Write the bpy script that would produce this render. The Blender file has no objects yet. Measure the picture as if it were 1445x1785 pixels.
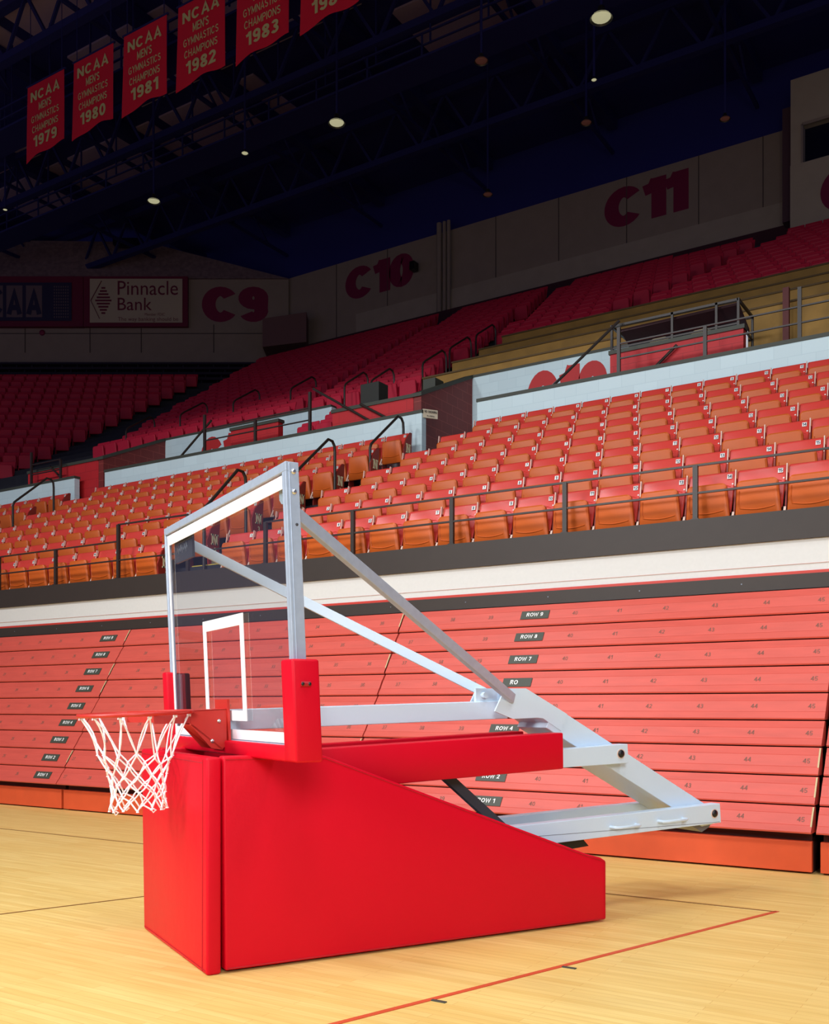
import bpy, bmesh, math, random
from mathutils import Vector, Matrix
random.seed(7)
SC = bpy.context.scene
COL = SC.collection
PI = math.pi

# ------------------------------------------------------------------ camera, world, lights
AL = math.atan(1742 / 2702.5)              # the camera is turned this much from the side stand's normal
SA, CA = math.sin(AL), math.cos(AL)
H = 1.25                                   # camera height
cam = bpy.data.cameras.new('camera')
cam.sensor_fit = 'HORIZONTAL'; cam.sensor_width = 36
cam.lens = 1742 / 1445 * 36
cam.shift_y = 338.5 / 1445
cam.clip_end = 300; cam.clip_start = .05
co = bpy.data.objects.new('camera', cam); COL.objects.link(co)
co.location = (0, 0, H); co.rotation_euler = (PI / 2, 0, AL)
SC.camera = co
SC.view_settings.view_transform = 'Standard'; SC.view_settings.look = 'None'
SC.view_settings.gamma = 1; SC.view_settings.exposure = 0
SC.view_settings.use_curve_mapping = False

w = bpy.data.worlds.new('world'); SC.world = w; w.use_nodes = True
w.node_tree.nodes['Background'].inputs[0].default_value = (.5, .52, 1, 1)
w.node_tree.nodes['Background'].inputs[1].default_value = .19

def spot(x, y, z, power, size=156, blend=.07, col=(.96, .97, 1), rad=1.1, aim=(0, 0, -1)):
    l = bpy.data.lights.new('unseen_spot', 'SPOT'); l.energy = power; l.spot_size = math.radians(size)
    l.spot_blend = blend; l.color = col; l.shadow_soft_size = rad
    o = bpy.data.objects.new('unseen_spot', l); COL.objects.link(o); o.location = (x, y, z)
    o.rotation_euler = Vector(aim).to_track_quat('-Z', 'Y').to_euler()
    return o
# added spots, unseen; their cone cutoff shapes the falloff to a dark upper hall
for x, y, p in ((-15, -3.0, 2700), (-9, -2.5, 1850), (-3.5, -2.5, 1200), (3, -3, 1000), (9, 0, 750)):
    spot(x, y, 13.0, p)
for x, p in ((-8, 750), (-3, 300), (1.5, 1100)):  # more added spots, narrower, to brighten the floor from above
    spot(x, 4.4, 11.0, p, size=80, blend=.5)
# added large soft fills, unseen, left and front, low power, brighten the goal's front
def area(x, y, z, sx, power, aim, col=(1, 1, 1), spread=PI):
    l = bpy.data.lights.new('goal_fill', 'AREA'); l.energy = power; l.size = sx; l.color = col; l.spread = spread
    o = bpy.data.objects.new('goal_fill', l); COL.objects.link(o); o.location = (x, y, z)
    o.rotation_euler = (Vector(aim) - Vector((x, y, z))).to_track_quat('-Z', 'Y').to_euler()
area(-7.5, -5, 6.0, 3.0, 270, (-4, 6, .8), (.97, .98, 1), math.radians(100))
area(4.5, -5.5, 5.5, 3.0, 225, (-3, 6, .8), (.97, .98, 1), math.radians(100))

# ------------------------------------------------------------------ materials
def lin(c): return tuple(((v / 255) / 12.92 if v / 255 <= .04045 else ((v / 255 + .055) / 1.055) ** 2.4) for v in c) + (1,)
MATS = {}
def mat(name, rgb, rough=.5, metal=0, noise=.0, scale=20, bump=0, spec=.5, coat=0, stretch=(1, 1, 1), emit=None, emit_s=0):
    if name in MATS: return MATS[name]
    m = bpy.data.materials.new(name); m.use_nodes = True; nt = m.node_tree; N = nt.nodes; b = N['Principled BSDF']
    b.inputs['Base Color'].default_value = lin(rgb); b.inputs['Roughness'].default_value = rough
    b.inputs['Metallic'].default_value = metal; b.inputs['Specular IOR Level'].default_value = spec
    b.inputs['Coat Weight'].default_value = coat; b.inputs['Coat Roughness'].default_value = .2
    if emit:
        b.inputs['Emission Color'].default_value = lin(emit); b.inputs['Emission Strength'].default_value = emit_s
    if noise or bump:
        tc = N.new('ShaderNodeTexCoord'); mp = N.new('ShaderNodeMapping'); mp.inputs['Scale'].default_value = stretch
        nz = N.new('ShaderNodeTexNoise'); nz.inputs['Scale'].default_value = scale; nz.inputs['Detail'].default_value = 5
        nt.links.new(tc.outputs['Object'], mp.inputs[0]); nt.links.new(mp.outputs[0], nz.inputs['Vector'])
        if noise:
            rp = N.new('ShaderNodeValToRGB')
            c = lin(rgb)
            rp.color_ramp.elements[0].position = .3; rp.color_ramp.elements[1].position = .7
            rp.color_ramp.elements[0].color = tuple(v * (1 - noise) for v in c[:3]) + (1,)
            rp.color_ramp.elements[1].color = tuple(min(1, v * (1 + noise)) for v in c[:3]) + (1,)
            nt.links.new(nz.outputs['Fac'], rp.inputs[0]); nt.links.new(rp.outputs[0], b.inputs['Base Color'])
        if bump:
            bp = N.new('ShaderNodeBump'); bp.inputs['Strength'].default_value = bump; bp.inputs['Distance'].default_value = .02
            nt.links.new(nz.outputs['Fac'], bp.inputs['Height']); nt.links.new(bp.outputs[0], b.inputs['Normal'])
    MATS[name] = m
    return m

def floor_mat():
    m = bpy.data.materials.new('maple_floor'); m.use_nodes = True; nt = m.node_tree; N = nt.nodes; L = nt.links.new
    b = N['Principled BSDF']; b.inputs['Roughness'].default_value = .42; b.inputs['Specular IOR Level'].default_value = .35
    tc = N.new('ShaderNodeTexCoord'); mp = N.new('ShaderNodeMapping')
    mp.inputs['Rotation'].default_value = (0, 0, 0)
    L(tc.outputs['Object'], mp.inputs[0])
    br = N.new('ShaderNodeTexBrick'); br.inputs['Scale'].default_value = 1
    br.inputs['Color1'].default_value = lin((240, 212, 134)); br.inputs['Color2'].default_value = lin((232, 199, 118))
    br.inputs['Mortar'].default_value = lin((214, 172, 96)); br.inputs['Mortar Size'].default_value = .0012
    br.inputs['Brick Width'].default_value = .9; br.inputs['Row Height'].default_value = .05; br.offset = .37
    L(mp.outputs[0], br.inputs['Vector'])
    m2 = N.new('ShaderNodeMapping'); m2.inputs['Scale'].default_value = (1.2, 16, 1)
    L(tc.outputs['Object'], m2.inputs[0])
    nz = N.new('ShaderNodeTexNoise'); nz.inputs['Scale'].default_value = 1.6; nz.inputs['Detail'].default_value = 6
    L(m2.outputs[0], nz.inputs['Vector'])
    rp = N.new('ShaderNodeValToRGB'); rp.color_ramp.elements[0].position = .3; rp.color_ramp.elements[1].position = .75
    rp.color_ramp.elements[0].color = (.82, .76, .62, 1); rp.color_ramp.elements[1].color = (1.0, 1.0, 1.0, 1)
    L(nz.outputs['Fac'], rp.inputs[0])
    mx = N.new('ShaderNodeMixRGB'); mx.blend_type = 'MULTIPLY'; mx.inputs[0].default_value = .75
    L(br.outputs[0], mx.inputs[1]); L(rp.outputs[0], mx.inputs[2]); L(mx.outputs[0], b.inputs['Base Color'])
    return m

def block_mat(name, rgb, mort, bw=.36, rh=.18, noise=.06, axis='XZ'):
    """painted concrete blocks: joints run in the wall's own plane"""
    m = bpy.data.materials.new(name); m.use_nodes = True; nt = m.node_tree; N = nt.nodes; L = nt.links.new
    b = N['Principled BSDF']; b.inputs['Roughness'].default_value = .6
    tc = N.new('ShaderNodeTexCoord'); sp = N.new('ShaderNodeSeparateXYZ'); cb = N.new('ShaderNodeCombineXYZ')
    L(tc.outputs['Object'], sp.inputs[0]); L(sp.outputs[0 if axis == 'XZ' else 1], cb.inputs[0]); L(sp.outputs[2], cb.inputs[1])
    br = N.new('ShaderNodeTexBrick'); br.inputs['Scale'].default_value = 1
    c = lin(rgb)
    br.inputs['Color1'].default_value = c; br.inputs['Color2'].default_value = tuple(v * (1 - noise) for v in c[:3]) + (1,)
    br.inputs['Mortar'].default_value = lin(mort); br.inputs['Mortar Size'].default_value = .004
    br.inputs['Brick Width'].default_value = bw; br.inputs['Row Height'].default_value = rh
    L(cb.outputs[0], br.inputs['Vector']); L(br.outputs[0], b.inputs['Base Color'])
    return m

def glass_mat():
    m = bpy.data.materials.new('clear_glass'); m.use_nodes = True; nt = m.node_tree; N = nt.nodes; L = nt.links.new
    N.remove(N['Principled BSDF']); out = N['Material Output']
    t = N.new('ShaderNodeBsdfTransparent'); t.inputs[0].default_value = (.995, 1, 1, 1)
    g = N.new('ShaderNodeBsdfGlossy'); g.inputs['Roughness'].default_value = .02
    fr = N.new('ShaderNodeFresnel'); fr.inputs[0].default_value = 1.3
    ml = N.new('ShaderNodeMath'); ml.operation = 'MULTIPLY'; ml.inputs[1].default_value = .25
    mx = N.new('ShaderNodeMixShader')
    L(fr.outputs[0], ml.inputs[0]); L(ml.outputs[0], mx.inputs[0]); L(t.outputs[0], mx.inputs[1]); L(g.outputs[0], mx.inputs[2])
    L(mx.outputs[0], out.inputs[0]); return m

FLOOR = floor_mat(); GLASS = glass_mat()
VINYL = mat('red_vinyl', (212, 1, 34), .45, bump=.12, scale=9, spec=.22)
SEAM = mat('vinyl_seam', (176, 8, 28), .5)
STEEL = mat('white_painted_steel', (208, 228, 244), .38, bump=.03, scale=60)
ALU = mat('satin_aluminium', (180, 196, 216), .42, metal=.35, noise=.05, scale=30)
TAPE = mat('white_tape', (240, 243, 248), .5)
GREYST = mat('grey_steel', (120, 128, 140), .4, metal=.3)
DARKST = mat('dark_steel', (60, 62, 70), .5)
BLACKR = mat('black_rubber', (18, 18, 20), .35)
CHROME = mat('chrome', (215, 218, 222), .2, metal=.9)
RIMRED = mat('rim_orange_red', (196, 46, 36), .4)
ROPE = mat('white_cord', (246, 250, 255), .8)
PLANK = mat('coral_plank', (206, 84, 70), .42, noise=.06, scale=3, stretch=(1, 6, 6), bump=.04)
PLANK2 = mat('coral_plank_band', (206, 84, 70), .45, noise=.06, scale=3, stretch=(1, 6, 6), bump=.04)
KICK = mat('orange_kickboard', (214, 84, 42), .5, noise=.05, scale=6)
NUMINK = mat('faded_number_ink', (128, 84, 70), .7)
PLATE = mat('dark_row_plate', (62, 66, 54), .5)
WHITEINK = mat('white_lettering', (240, 240, 235), .6)
BEIGE = mat('beige_end_cap', (200, 178, 132), .6)
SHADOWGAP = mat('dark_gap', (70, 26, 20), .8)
FASCIA = mat('brown_fascia', (50, 42, 36), .55, noise=.05, scale=8)
WHITEW = mat('white_plaster', (212, 214, 210), .7, noise=.02, scale=30)
REDSTR = mat('red_trim', (200, 58, 44), .5)
PAN = mat('orange_seat_plastic', (206, 94, 26), .48, noise=.05, scale=5)
BACK = mat('red_seat_plastic', (214, 66, 56), .3, spec=.7)
STAND = mat('seat_standard', (150, 40, 28), .45)
LIGHTMET = mat('pale_hinge', (226, 196, 178), .4)
NUMPL = mat('number_plate', (236, 238, 232), .5)
BLUEINK = mat('dark_blue_ink', (40, 52, 80), .6)
CREAM = mat('cream_letter', (232, 222, 176), .6)
BROWNR = mat('dark_brown_rail', (46, 37, 31), .45)
CAPM = mat('dark_green_grey_cap', (66, 70, 60), .6)
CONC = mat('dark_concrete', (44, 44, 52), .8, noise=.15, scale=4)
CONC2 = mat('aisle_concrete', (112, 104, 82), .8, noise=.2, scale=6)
WBLOCK = block_mat('pale_block', (214, 238, 243), (198, 224, 230))
RBLOCK = block_mat('red_block_face', (196, 34, 40), (160, 26, 32))
BBLOCK = block_mat('maroon_block', (128, 44, 40), (168, 76, 66), axis='YZ')
REDINK = mat('red_paint', (196, 40, 40), .6)
MAROON = mat('maroon_paint', (126, 6, 60), .6)
OCHRE = mat('ochre_riser', (158, 120, 52), .7, noise=.18, scale=3)
OCHREC = mat('riser_cap', (96, 74, 38), .7)
UWALL = mat('upper_wall_panel', (150, 132, 118), .8, noise=.05, scale=2)
UWALL2 = mat('upper_wall_band', (166, 150, 134), .8, noise=.05, scale=2)
JOINT = mat('panel_joint', (84, 70, 66), .9)
CEIL = mat('ceiling_deck', (30, 30, 112), .9)  # navy: the blue haze of the dark roof is put into the colour
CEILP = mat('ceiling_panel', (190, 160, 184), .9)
TRUSS = mat('truss_steel', (22, 22, 92), .8)  # tinted navy as well, blue haze mixed into the steel's colour
DRED = mat('upper_seat_red', (196, 18, 54), .6)
BANNER = mat('banner_red', (222, 16, 52), .85, bump=.1, scale=4)
KHAKI = mat('banner_lettering', (208, 198, 138), .8)
SIGNW = mat('sign_face', (190, 172, 148), .7)
SIGNR = mat('sign_border', (110, 8, 50), .7)
SCORE = mat('scoreboard_face', (38, 30, 66), .6)
SCORE2 = mat('scoreboard_bulb', (112, 90, 96), .6)
LAMPM = mat('lamp_shade', (70, 66, 60), .4, metal=.6)
GLOW = mat('lamp_glow', (200, 190, 150), .5, emit=(225, 222, 178), emit_s=.5)
DIMGLOW = mat('lamp_dim', (120, 80, 70), .5, emit=(120, 70, 60), emit_s=.12)
BLACKW = mat('dark_window', (14, 16, 40), .3)
LINER = mat('red_court_line', (206, 84, 50), .5)
LINED = mat('dark_court_line', (120, 74, 30), .6)

# ------------------------------------------------------------------ mesh helpers
class MB:
    def __init__(s): s.v = []; s.f = []; s.m = []
    def add(s, vs, fs, mi=0):
        o = len(s.v); s.v += [tuple(v) for v in vs]
        for f in fs: s.f.append([i + o for i in f]); s.m.append(mi)
    def box(s, x0, x1, y0, y1, z0, z1, mi=0, fn=None):
        vs = [(x, y, z) for x in (x0, x1) for y in (y0, y1) for z in (z0, z1)]
        if fn: vs = [fn(*v) for v in vs]
        s.add(vs, [(0, 1, 3, 2), (4, 6, 7, 5), (0, 4, 5, 1), (2, 3, 7, 6), (0, 2, 6, 4), (1, 5, 7, 3)], mi)
    def prism(s, poly, vec, mi=0):
        n = len(poly); vec = Vector(vec)
        vs = [Vector(p) for p in poly] + [Vector(p) + vec for p in poly]
        s.add(vs, [list(range(n)), list(range(2 * n - 1, n - 1, -1))] + [(i, (i + 1) % n, n + (i + 1) % n, n + i) for i in range(n)], mi)
    def tube(s, pts, r, n=8, mi=0, closed=False):
        pts = [Vector(p) for p in pts]; N = len(pts); rings = []
        up = None
        for i, p in enumerate(pts):
            if closed: d = pts[(i + 1) % N] - pts[i - 1]
            else: d = pts[min(i + 1, N - 1)] - pts[max(i - 1, 0)]
            d.normalize()
            if up is None: up = Vector((0, 0, 1)) if abs(d.z) < .9 else Vector((1, 0, 0))
            a = d.cross(up)
            if a.length < 1e-5: a = d.cross(Vector((0, 1, 0)))
            a.normalize(); b = a.cross(d); b.normalize(); up = b
            rings.append([p + (a * math.cos(2 * PI * k / n) + b * math.sin(2 * PI * k / n)) * r for k in range(n)])
        vs = [v for rg in rings for v in rg]; fs = []
        for i in range(N if closed else N - 1):
            j = (i + 1) % N
            for k in range(n): fs.append((i * n + k, i * n + (k + 1) % n, j * n + (k + 1) % n, j * n + k))
        if not closed: fs += [list(range(n))[::-1], [(N - 1) * n + k for k in range(n)]]
        s.add(vs, fs, mi)
    def beam(s, p0, p1, w, h, mi=0, up=(0, 0, 1)):
        p0 = Vector(p0); p1 = Vector(p1); d = (p1 - p0).normalized(); a = d.cross(Vector(up)).normalized(); b = a.cross(d)
        q = [a * (w / 2) * i + b * (h / 2) * j for i, j in ((-1, -1), (1, -1), (1, 1), (-1, 1))]
        s.prism([p0 + c for c in q], p1 - p0, mi)
    def cyl(s, c, axis, r, l, n=16, mi=0):
        c = Vector(c); ax = Vector(axis).normalized(); s.tube([c, c + ax * l], r, n, mi)
    def dome(s, c, axis, r, n=14, mi=0, flat=.6):
        ax = Vector(axis).normalized(); u = ax.orthogonal().normalized(); v = ax.cross(u); c = Vector(c); vs = []; fs = []
        for j in range(4):
            t = j / 4 * PI / 2
            for k in range(n):
                an = 2 * PI * k / n
                vs.append(c + (u * math.cos(an) + v * math.sin(an)) * r * math.cos(t) + ax * r * flat * math.sin(t))
        vs.append(c + ax * r * flat)
        for j in range(3):
            for k in range(n): fs.append((j * n + k, j * n + (k + 1) % n, (j + 1) * n + (k + 1) % n, (j + 1) * n + k))
        for k in range(n): fs.append((3 * n + k, 3 * n + (k + 1) % n, 4 * n))
        fs.append(list(range(n))[::-1]); s.add(vs, fs, mi)
    def mesh(s, name, mats, smooth=False, bevel=0, segs=2):
        me = bpy.data.meshes.new(name); me.from_pydata(s.v, [], s.f)
        for m in (mats if isinstance(mats, (list, tuple)) else [mats]): me.materials.append(m)
        me.polygons.foreach_set('material_index', s.m)
        bm = bmesh.new(); bm.from_mesh(me); bmesh.ops.recalc_face_normals(bm, faces=bm.faces)
        if bevel:
            ed = [e for e in bm.edges if len(e.link_faces) == 2 and e.calc_face_angle(0) > .5]
            bmesh.ops.bevel(bm, geom=ed, offset=bevel, segments=segs, affect='EDGES', profile=.5)
        bm.to_mesh(me); bm.free()
        if smooth:
            me.polygons.foreach_set('use_smooth', [True] * len(me.polygons))
            me.set_sharp_from_angle(angle=math.radians(38))
        me.update(); return me
    def build(s, name, mats, parent=None, smooth=False, bevel=0, segs=2, loc=None, rz=0, kind=None):
        o = bpy.data.objects.new(name, s.mesh(name, mats, smooth, bevel, segs)); COL.objects.link(o)
        if parent: o.parent = parent
        if loc: o.location = loc
        if rz: o.rotation_euler = (0, 0, rz)
        if kind: o['kind'] = kind
        return o

TX = {}
# a bold grotesque drawn as thick strokes: glyph = (advance width, [polylines]); unit height, stroke weight t
def arc(cx, cy, rx, ry, a0, a1, n=14): return [(cx + rx * math.cos(math.radians(a0 + (a1 - a0) * i / n)), cy + ry * math.sin(math.radians(a0 + (a1 - a0) * i / n))) for i in range(n + 1)]
def glyph(ch, t):
    h = t / 2; T = 1 - h; W = .70; r = (W - t) / 2; c = W / 2
    G = {
     'C': (.74, [arc(.36, .5, .36 - h, .5 - h, 38, 322, 22)]),
     'O': (.76, [arc(.38, .5, .38 - h, .5 - h, 90, 450, 24)]),
     'D': (.70, [[(h, 0), (h, 1)], [(h, T)] + arc(.32, .5, .38 - h, .5 - h, 90, -90) + [(h, h)]]),
     'G': (.76, [arc(.37, .5, .37 - h, .5 - h, 42, 300, 20) + [(.72 - h, .16), (.72 - h, .46)], [(.42, .46 - h * .2), (.72, .46 - h * .2)]]),
     '0': (.60, [arc(.3, .5, .3 - h, .5 - h, 90, 450, 24)]),
     '1': (.42, [[(.42 - h, 0), (.42 - h, 1)], [(.02, .74), (.2, .78), (.40 - h, .97)]]),
     '2': (.58, [arc(.29, .68, .29 - h, .32 - h, 170, -20, 12) + [(h + .02, h), (.56, h)]]),
     '3': (.58, [arc(.28, .73, .26 - h, .27 - h, 160, -90, 12), arc(.28, .28, .29 - h, .28 - h, 90, -160, 12), [(.2, .53), (.32, .53)]]),
     '4': (.60, [[(.44, 0), (.44, 1)], [(.44, .98), (.06, .26 + h), (.60, .26 + h)]]),
     '5': (.58, [[(.54, T), (.12, T), (.08, .5)] + arc(.28, .31, .29 - h, .31 - h, 120, -160, 12)]),
     '6': (.58, [arc(.29, .32, .29 - h, .32 - h, 90, 450, 18), [(h, .32), (h + .01, .62)] + arc(.29, .66, .29 - h, .34 - h, 170, 30, 8)]),
     '7': (.56, [[(0, T), (.54 - h, T), (.2, 0)]]),
     '8': (.58, [arc(.29, .74, .26 - h, .26 - h, 90, 450, 16), arc(.29, .27, .29 - h, .27 - h, 90, 450, 18)]),
     '9': (.58, [arc(.29, .68, .29 - h, .32 - h, 90, 450, 18), [(.58 - h, .68), (.57 - h, .38)] + arc(.29, .34, .29 - h, .34 - h, -10, -150, 8)]),
     'N': (.70, [[(h, 0), (h, 1)], [(.70 - h, 0), (.70 - h, 1)], [(h, 1 - h * .6), (.70 - h, h * .6)]]),
     'A': (.72, [[(h * .9, 0), (.36, 1 - h * .5), (.72 - h * .9, 0)], [(.2, .3), (.52, .3)]]),
     'M': (.82, [[(h, 0), (h, 1)], [(.82 - h, 0), (.82 - h, 1)], [(h, 1 - h), (.41, .2), (.82 - h, 1 - h)]]),
     'E': (.58, [[(h, 0), (h, 1)], [(h, T), (.58, T)], [(h, .5), (.52, .5)], [(h, h), (.58, h)]]),
     'F': (.56, [[(h, 0), (h, 1)], [(h, T), (.56, T)], [(h, .48), (.50, .48)]]),
     'H': (.68, [[(h, 0), (h, 1)], [(.68 - h, 0), (.68 - h, 1)], [(h, .5), (.68 - h, .5)]]),
     'I': (t, [[(h, 0), (h, 1)]]),
     'K': (.68, [[(h, 0), (h, 1)], [(.64, .98), (h + .02, .42)], [(.24, .56), (.64, 0)]]),
     'P': (.62, [[(h, 0), (h, 1)], [(h, T)] + arc(.36, .72, .26 - h, .28 - h, 90, -90, 10) + [(h, .44 + h)]]),
     'R': (.66, [[(h, 0), (h, 1)], [(h, T)] + arc(.36, .74, .26 - h, .26 - h, 90, -90, 10) + [(h, .48 + h)], [(.34, .48), (.62 - h * .3, 0)]]),
     'S': (.62, [arc(.31, .73, .30 - h, .27 - h, 25, 250, 12) + arc(.31, .28, .31 - h, .28 - h, 75, -155, 14)]),
     'T': (.60, [[(0, T), (.60, T)], [(.30, 0), (.30, T)]]),
     'W': (.98, [[(h * .8, 1), (.25, h * .4), (.49, .85), (.73, h * .4), (.98 - h * .8, 1)]]),
     'Y': (.68, [[(h * .8, 1), (.34, .45), (.68 - h * .8, 1)], [(.34, 0), (.34, .5)]]),
     "'": (t, [[(h, .7), (h, 1)]]), ' ': (.26, [])}
    return G[ch]
def stroke_geo(txt, t):
    vs = []; fs = []; x = 0
    for ch in txt:
        wd, pls = glyph(ch, t)
        for pi_, pl_ in enumerate(pls):
            cl = len(pl_) > 8 and abs(pl_[0][0] - pl_[-1][0]) < 1e-4 and abs(pl_[0][1] - pl_[-1][1]) < 1e-4
            n = len(pl_); o = len(vs)
            for i in range(n):
                a = pl_[i - 1] if i else (pl_[-2] if cl else None); b = pl_[i]; c = pl_[i + 1] if i < n - 1 else (pl_[1] if cl else None)
                ds = []
                if a: ds.append(((b[0] - a[0]), (b[1] - a[1])))
                if c: ds.append(((c[0] - b[0]), (c[1] - b[1])))
                ds = [(d[0] / (math.hypot(*d) or 1), d[1] / (math.hypot(*d) or 1)) for d in ds]
                m_ = (sum(d[0] for d in ds), sum(d[1] for d in ds)); L = math.hypot(*m_) or 1; m_ = (m_[0] / L, m_[1] / L)
                k = t / 2 / max(.45, m_[0] * ds[0][0] + m_[1] * ds[0][1])
                nx, ny = -m_[1] * k, m_[0] * k
                z = pi_ * .0012
                vs += [(x + b[0] + nx, b[1] + ny, z), (x + b[0] - nx, b[1] - ny, z)]
            for i in range(n - 1): fs.append((o + 2 * i, o + 2 * i + 1, o + 2 * i + 3, o + 2 * i + 2))
        x += wd + (.10 if t < .22 else -.03)
    return vs, fs
def text_geo(t, bold):
    k = (t, bold)
    if k in TX: return TX[k]
    if all(ch in "COD G0123456789NAMEFHIKPRSTWY'" for ch in t):
        vs, fs = stroke_geo(t, .115 + bold * 3.0)
        x0 = min(v[0] for v in vs); x1 = max(v[0] for v in vs); y0 = min(v[1] for v in vs); y1 = max(v[1] for v in vs)
        TX[k] = (vs, fs, x0, x1, y0, y1); return TX[k]
    c = bpy.data.curves.new('t', 'FONT'); c.body = t; c.size = 1; c.offset = bold; c.resolution_u = 3
    o = bpy.data.objects.new('t', c); COL.objects.link(o)
    bpy.context.view_layer.update()
    me = bpy.data.meshes.new_from_object(o)
    vs = [tuple(v.co) for v in me.vertices]; fs = [tuple(p.vertices) for p in me.polygons]
    bpy.data.objects.remove(o); bpy.data.curves.remove(c); bpy.data.meshes.remove(me)
    x0 = min(v[0] for v in vs); x1 = max(v[0] for v in vs); y0 = min(v[1] for v in vs); y1 = max(v[1] for v in vs)
    TX[k] = (vs, fs, x0, x1, y0, y1); return TX[k]
def put_text(mb, t, center, xd, yd, h, width=None, mi=1, bold=.02, off=.004):
    vs, fs, x0, x1, y0, y1 = text_geo(t, bold)
    xd = Vector(xd).normalized(); yd = Vector(yd).normalized(); n = xd.cross(yd)
    sy = h / (y1 - y0); sx = width / (x1 - x0) if width else sy
    c = Vector(center) + n * off
    mb.add([c + xd * (v[0] - (x0 + x1) / 2) * sx + yd * (v[1] - (y0 + y1) / 2) * sy + n * v[2] for v in vs], fs, mi)

def tag(o, label=None, cat=None, group=None, kind=None):
    if label: o['label'] = label
    if cat: o['category'] = cat
    if group: o['group'] = group
    if kind: o['kind'] = kind
    return o
def empty(name, loc=(0, 0, 0), rz=0):
    o = bpy.data.objects.new(name, None); COL.objects.link(o); o.location = loc; o.rotation_euler = (0, 0, rz)
    o.empty_display_size = .2; return o
def ORD(n): return ['zeroth', 'first', 'second', 'third', 'fourth', 'fifth', 'sixth', 'seventh', 'eighth', 'ninth', 'tenth', 'eleventh', 'twelfth',
    'thirteenth', 'fourteenth', 'fifteenth', 'sixteenth', 'seventeenth', 'eighteenth', 'nineteenth', 'twentieth'][n]
def project(X, Y, Z):
    xr = X * CA + Y * SA; z = -X * SA + Y * CA
    return (722.5 + 1742 * xr / z, 1231 - 1742 * (Z - H) / z, z) if z > .1 else (-9999, 0, z)
XL, XR = -34, 6                             # how far the side stand runs

# ------------------------------------------------------------------ floor and court lines
f = MB(); f.box(-34, 8, -12, 9.4, -.1, 0); fl = f.build('floor', FLOOR, kind='structure')
def court_line(p0, p1, wd, m):
    a = MB(); a.beam((*p0, .0015), (*p1, .0015), wd, .003); a.build('court_line', m, parent=fl)
court_line((-3.9, -1.9), (-1.44, 6.31), .028, LINER)
court_line((-6.4, .61), (-4.45, 6.28), .012, LINED)
court_line((-14, 6.28), (-1.44, 6.29), .014, LINED)
for p in ((-2.24, 3.60), (-2.0, 4.4)):
    a = MB(); a.box(p[0], p[0] + .07, p[1], p[1] + .02, 0, .004); a.build('floor_plate', CAPM, parent=fl)

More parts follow.
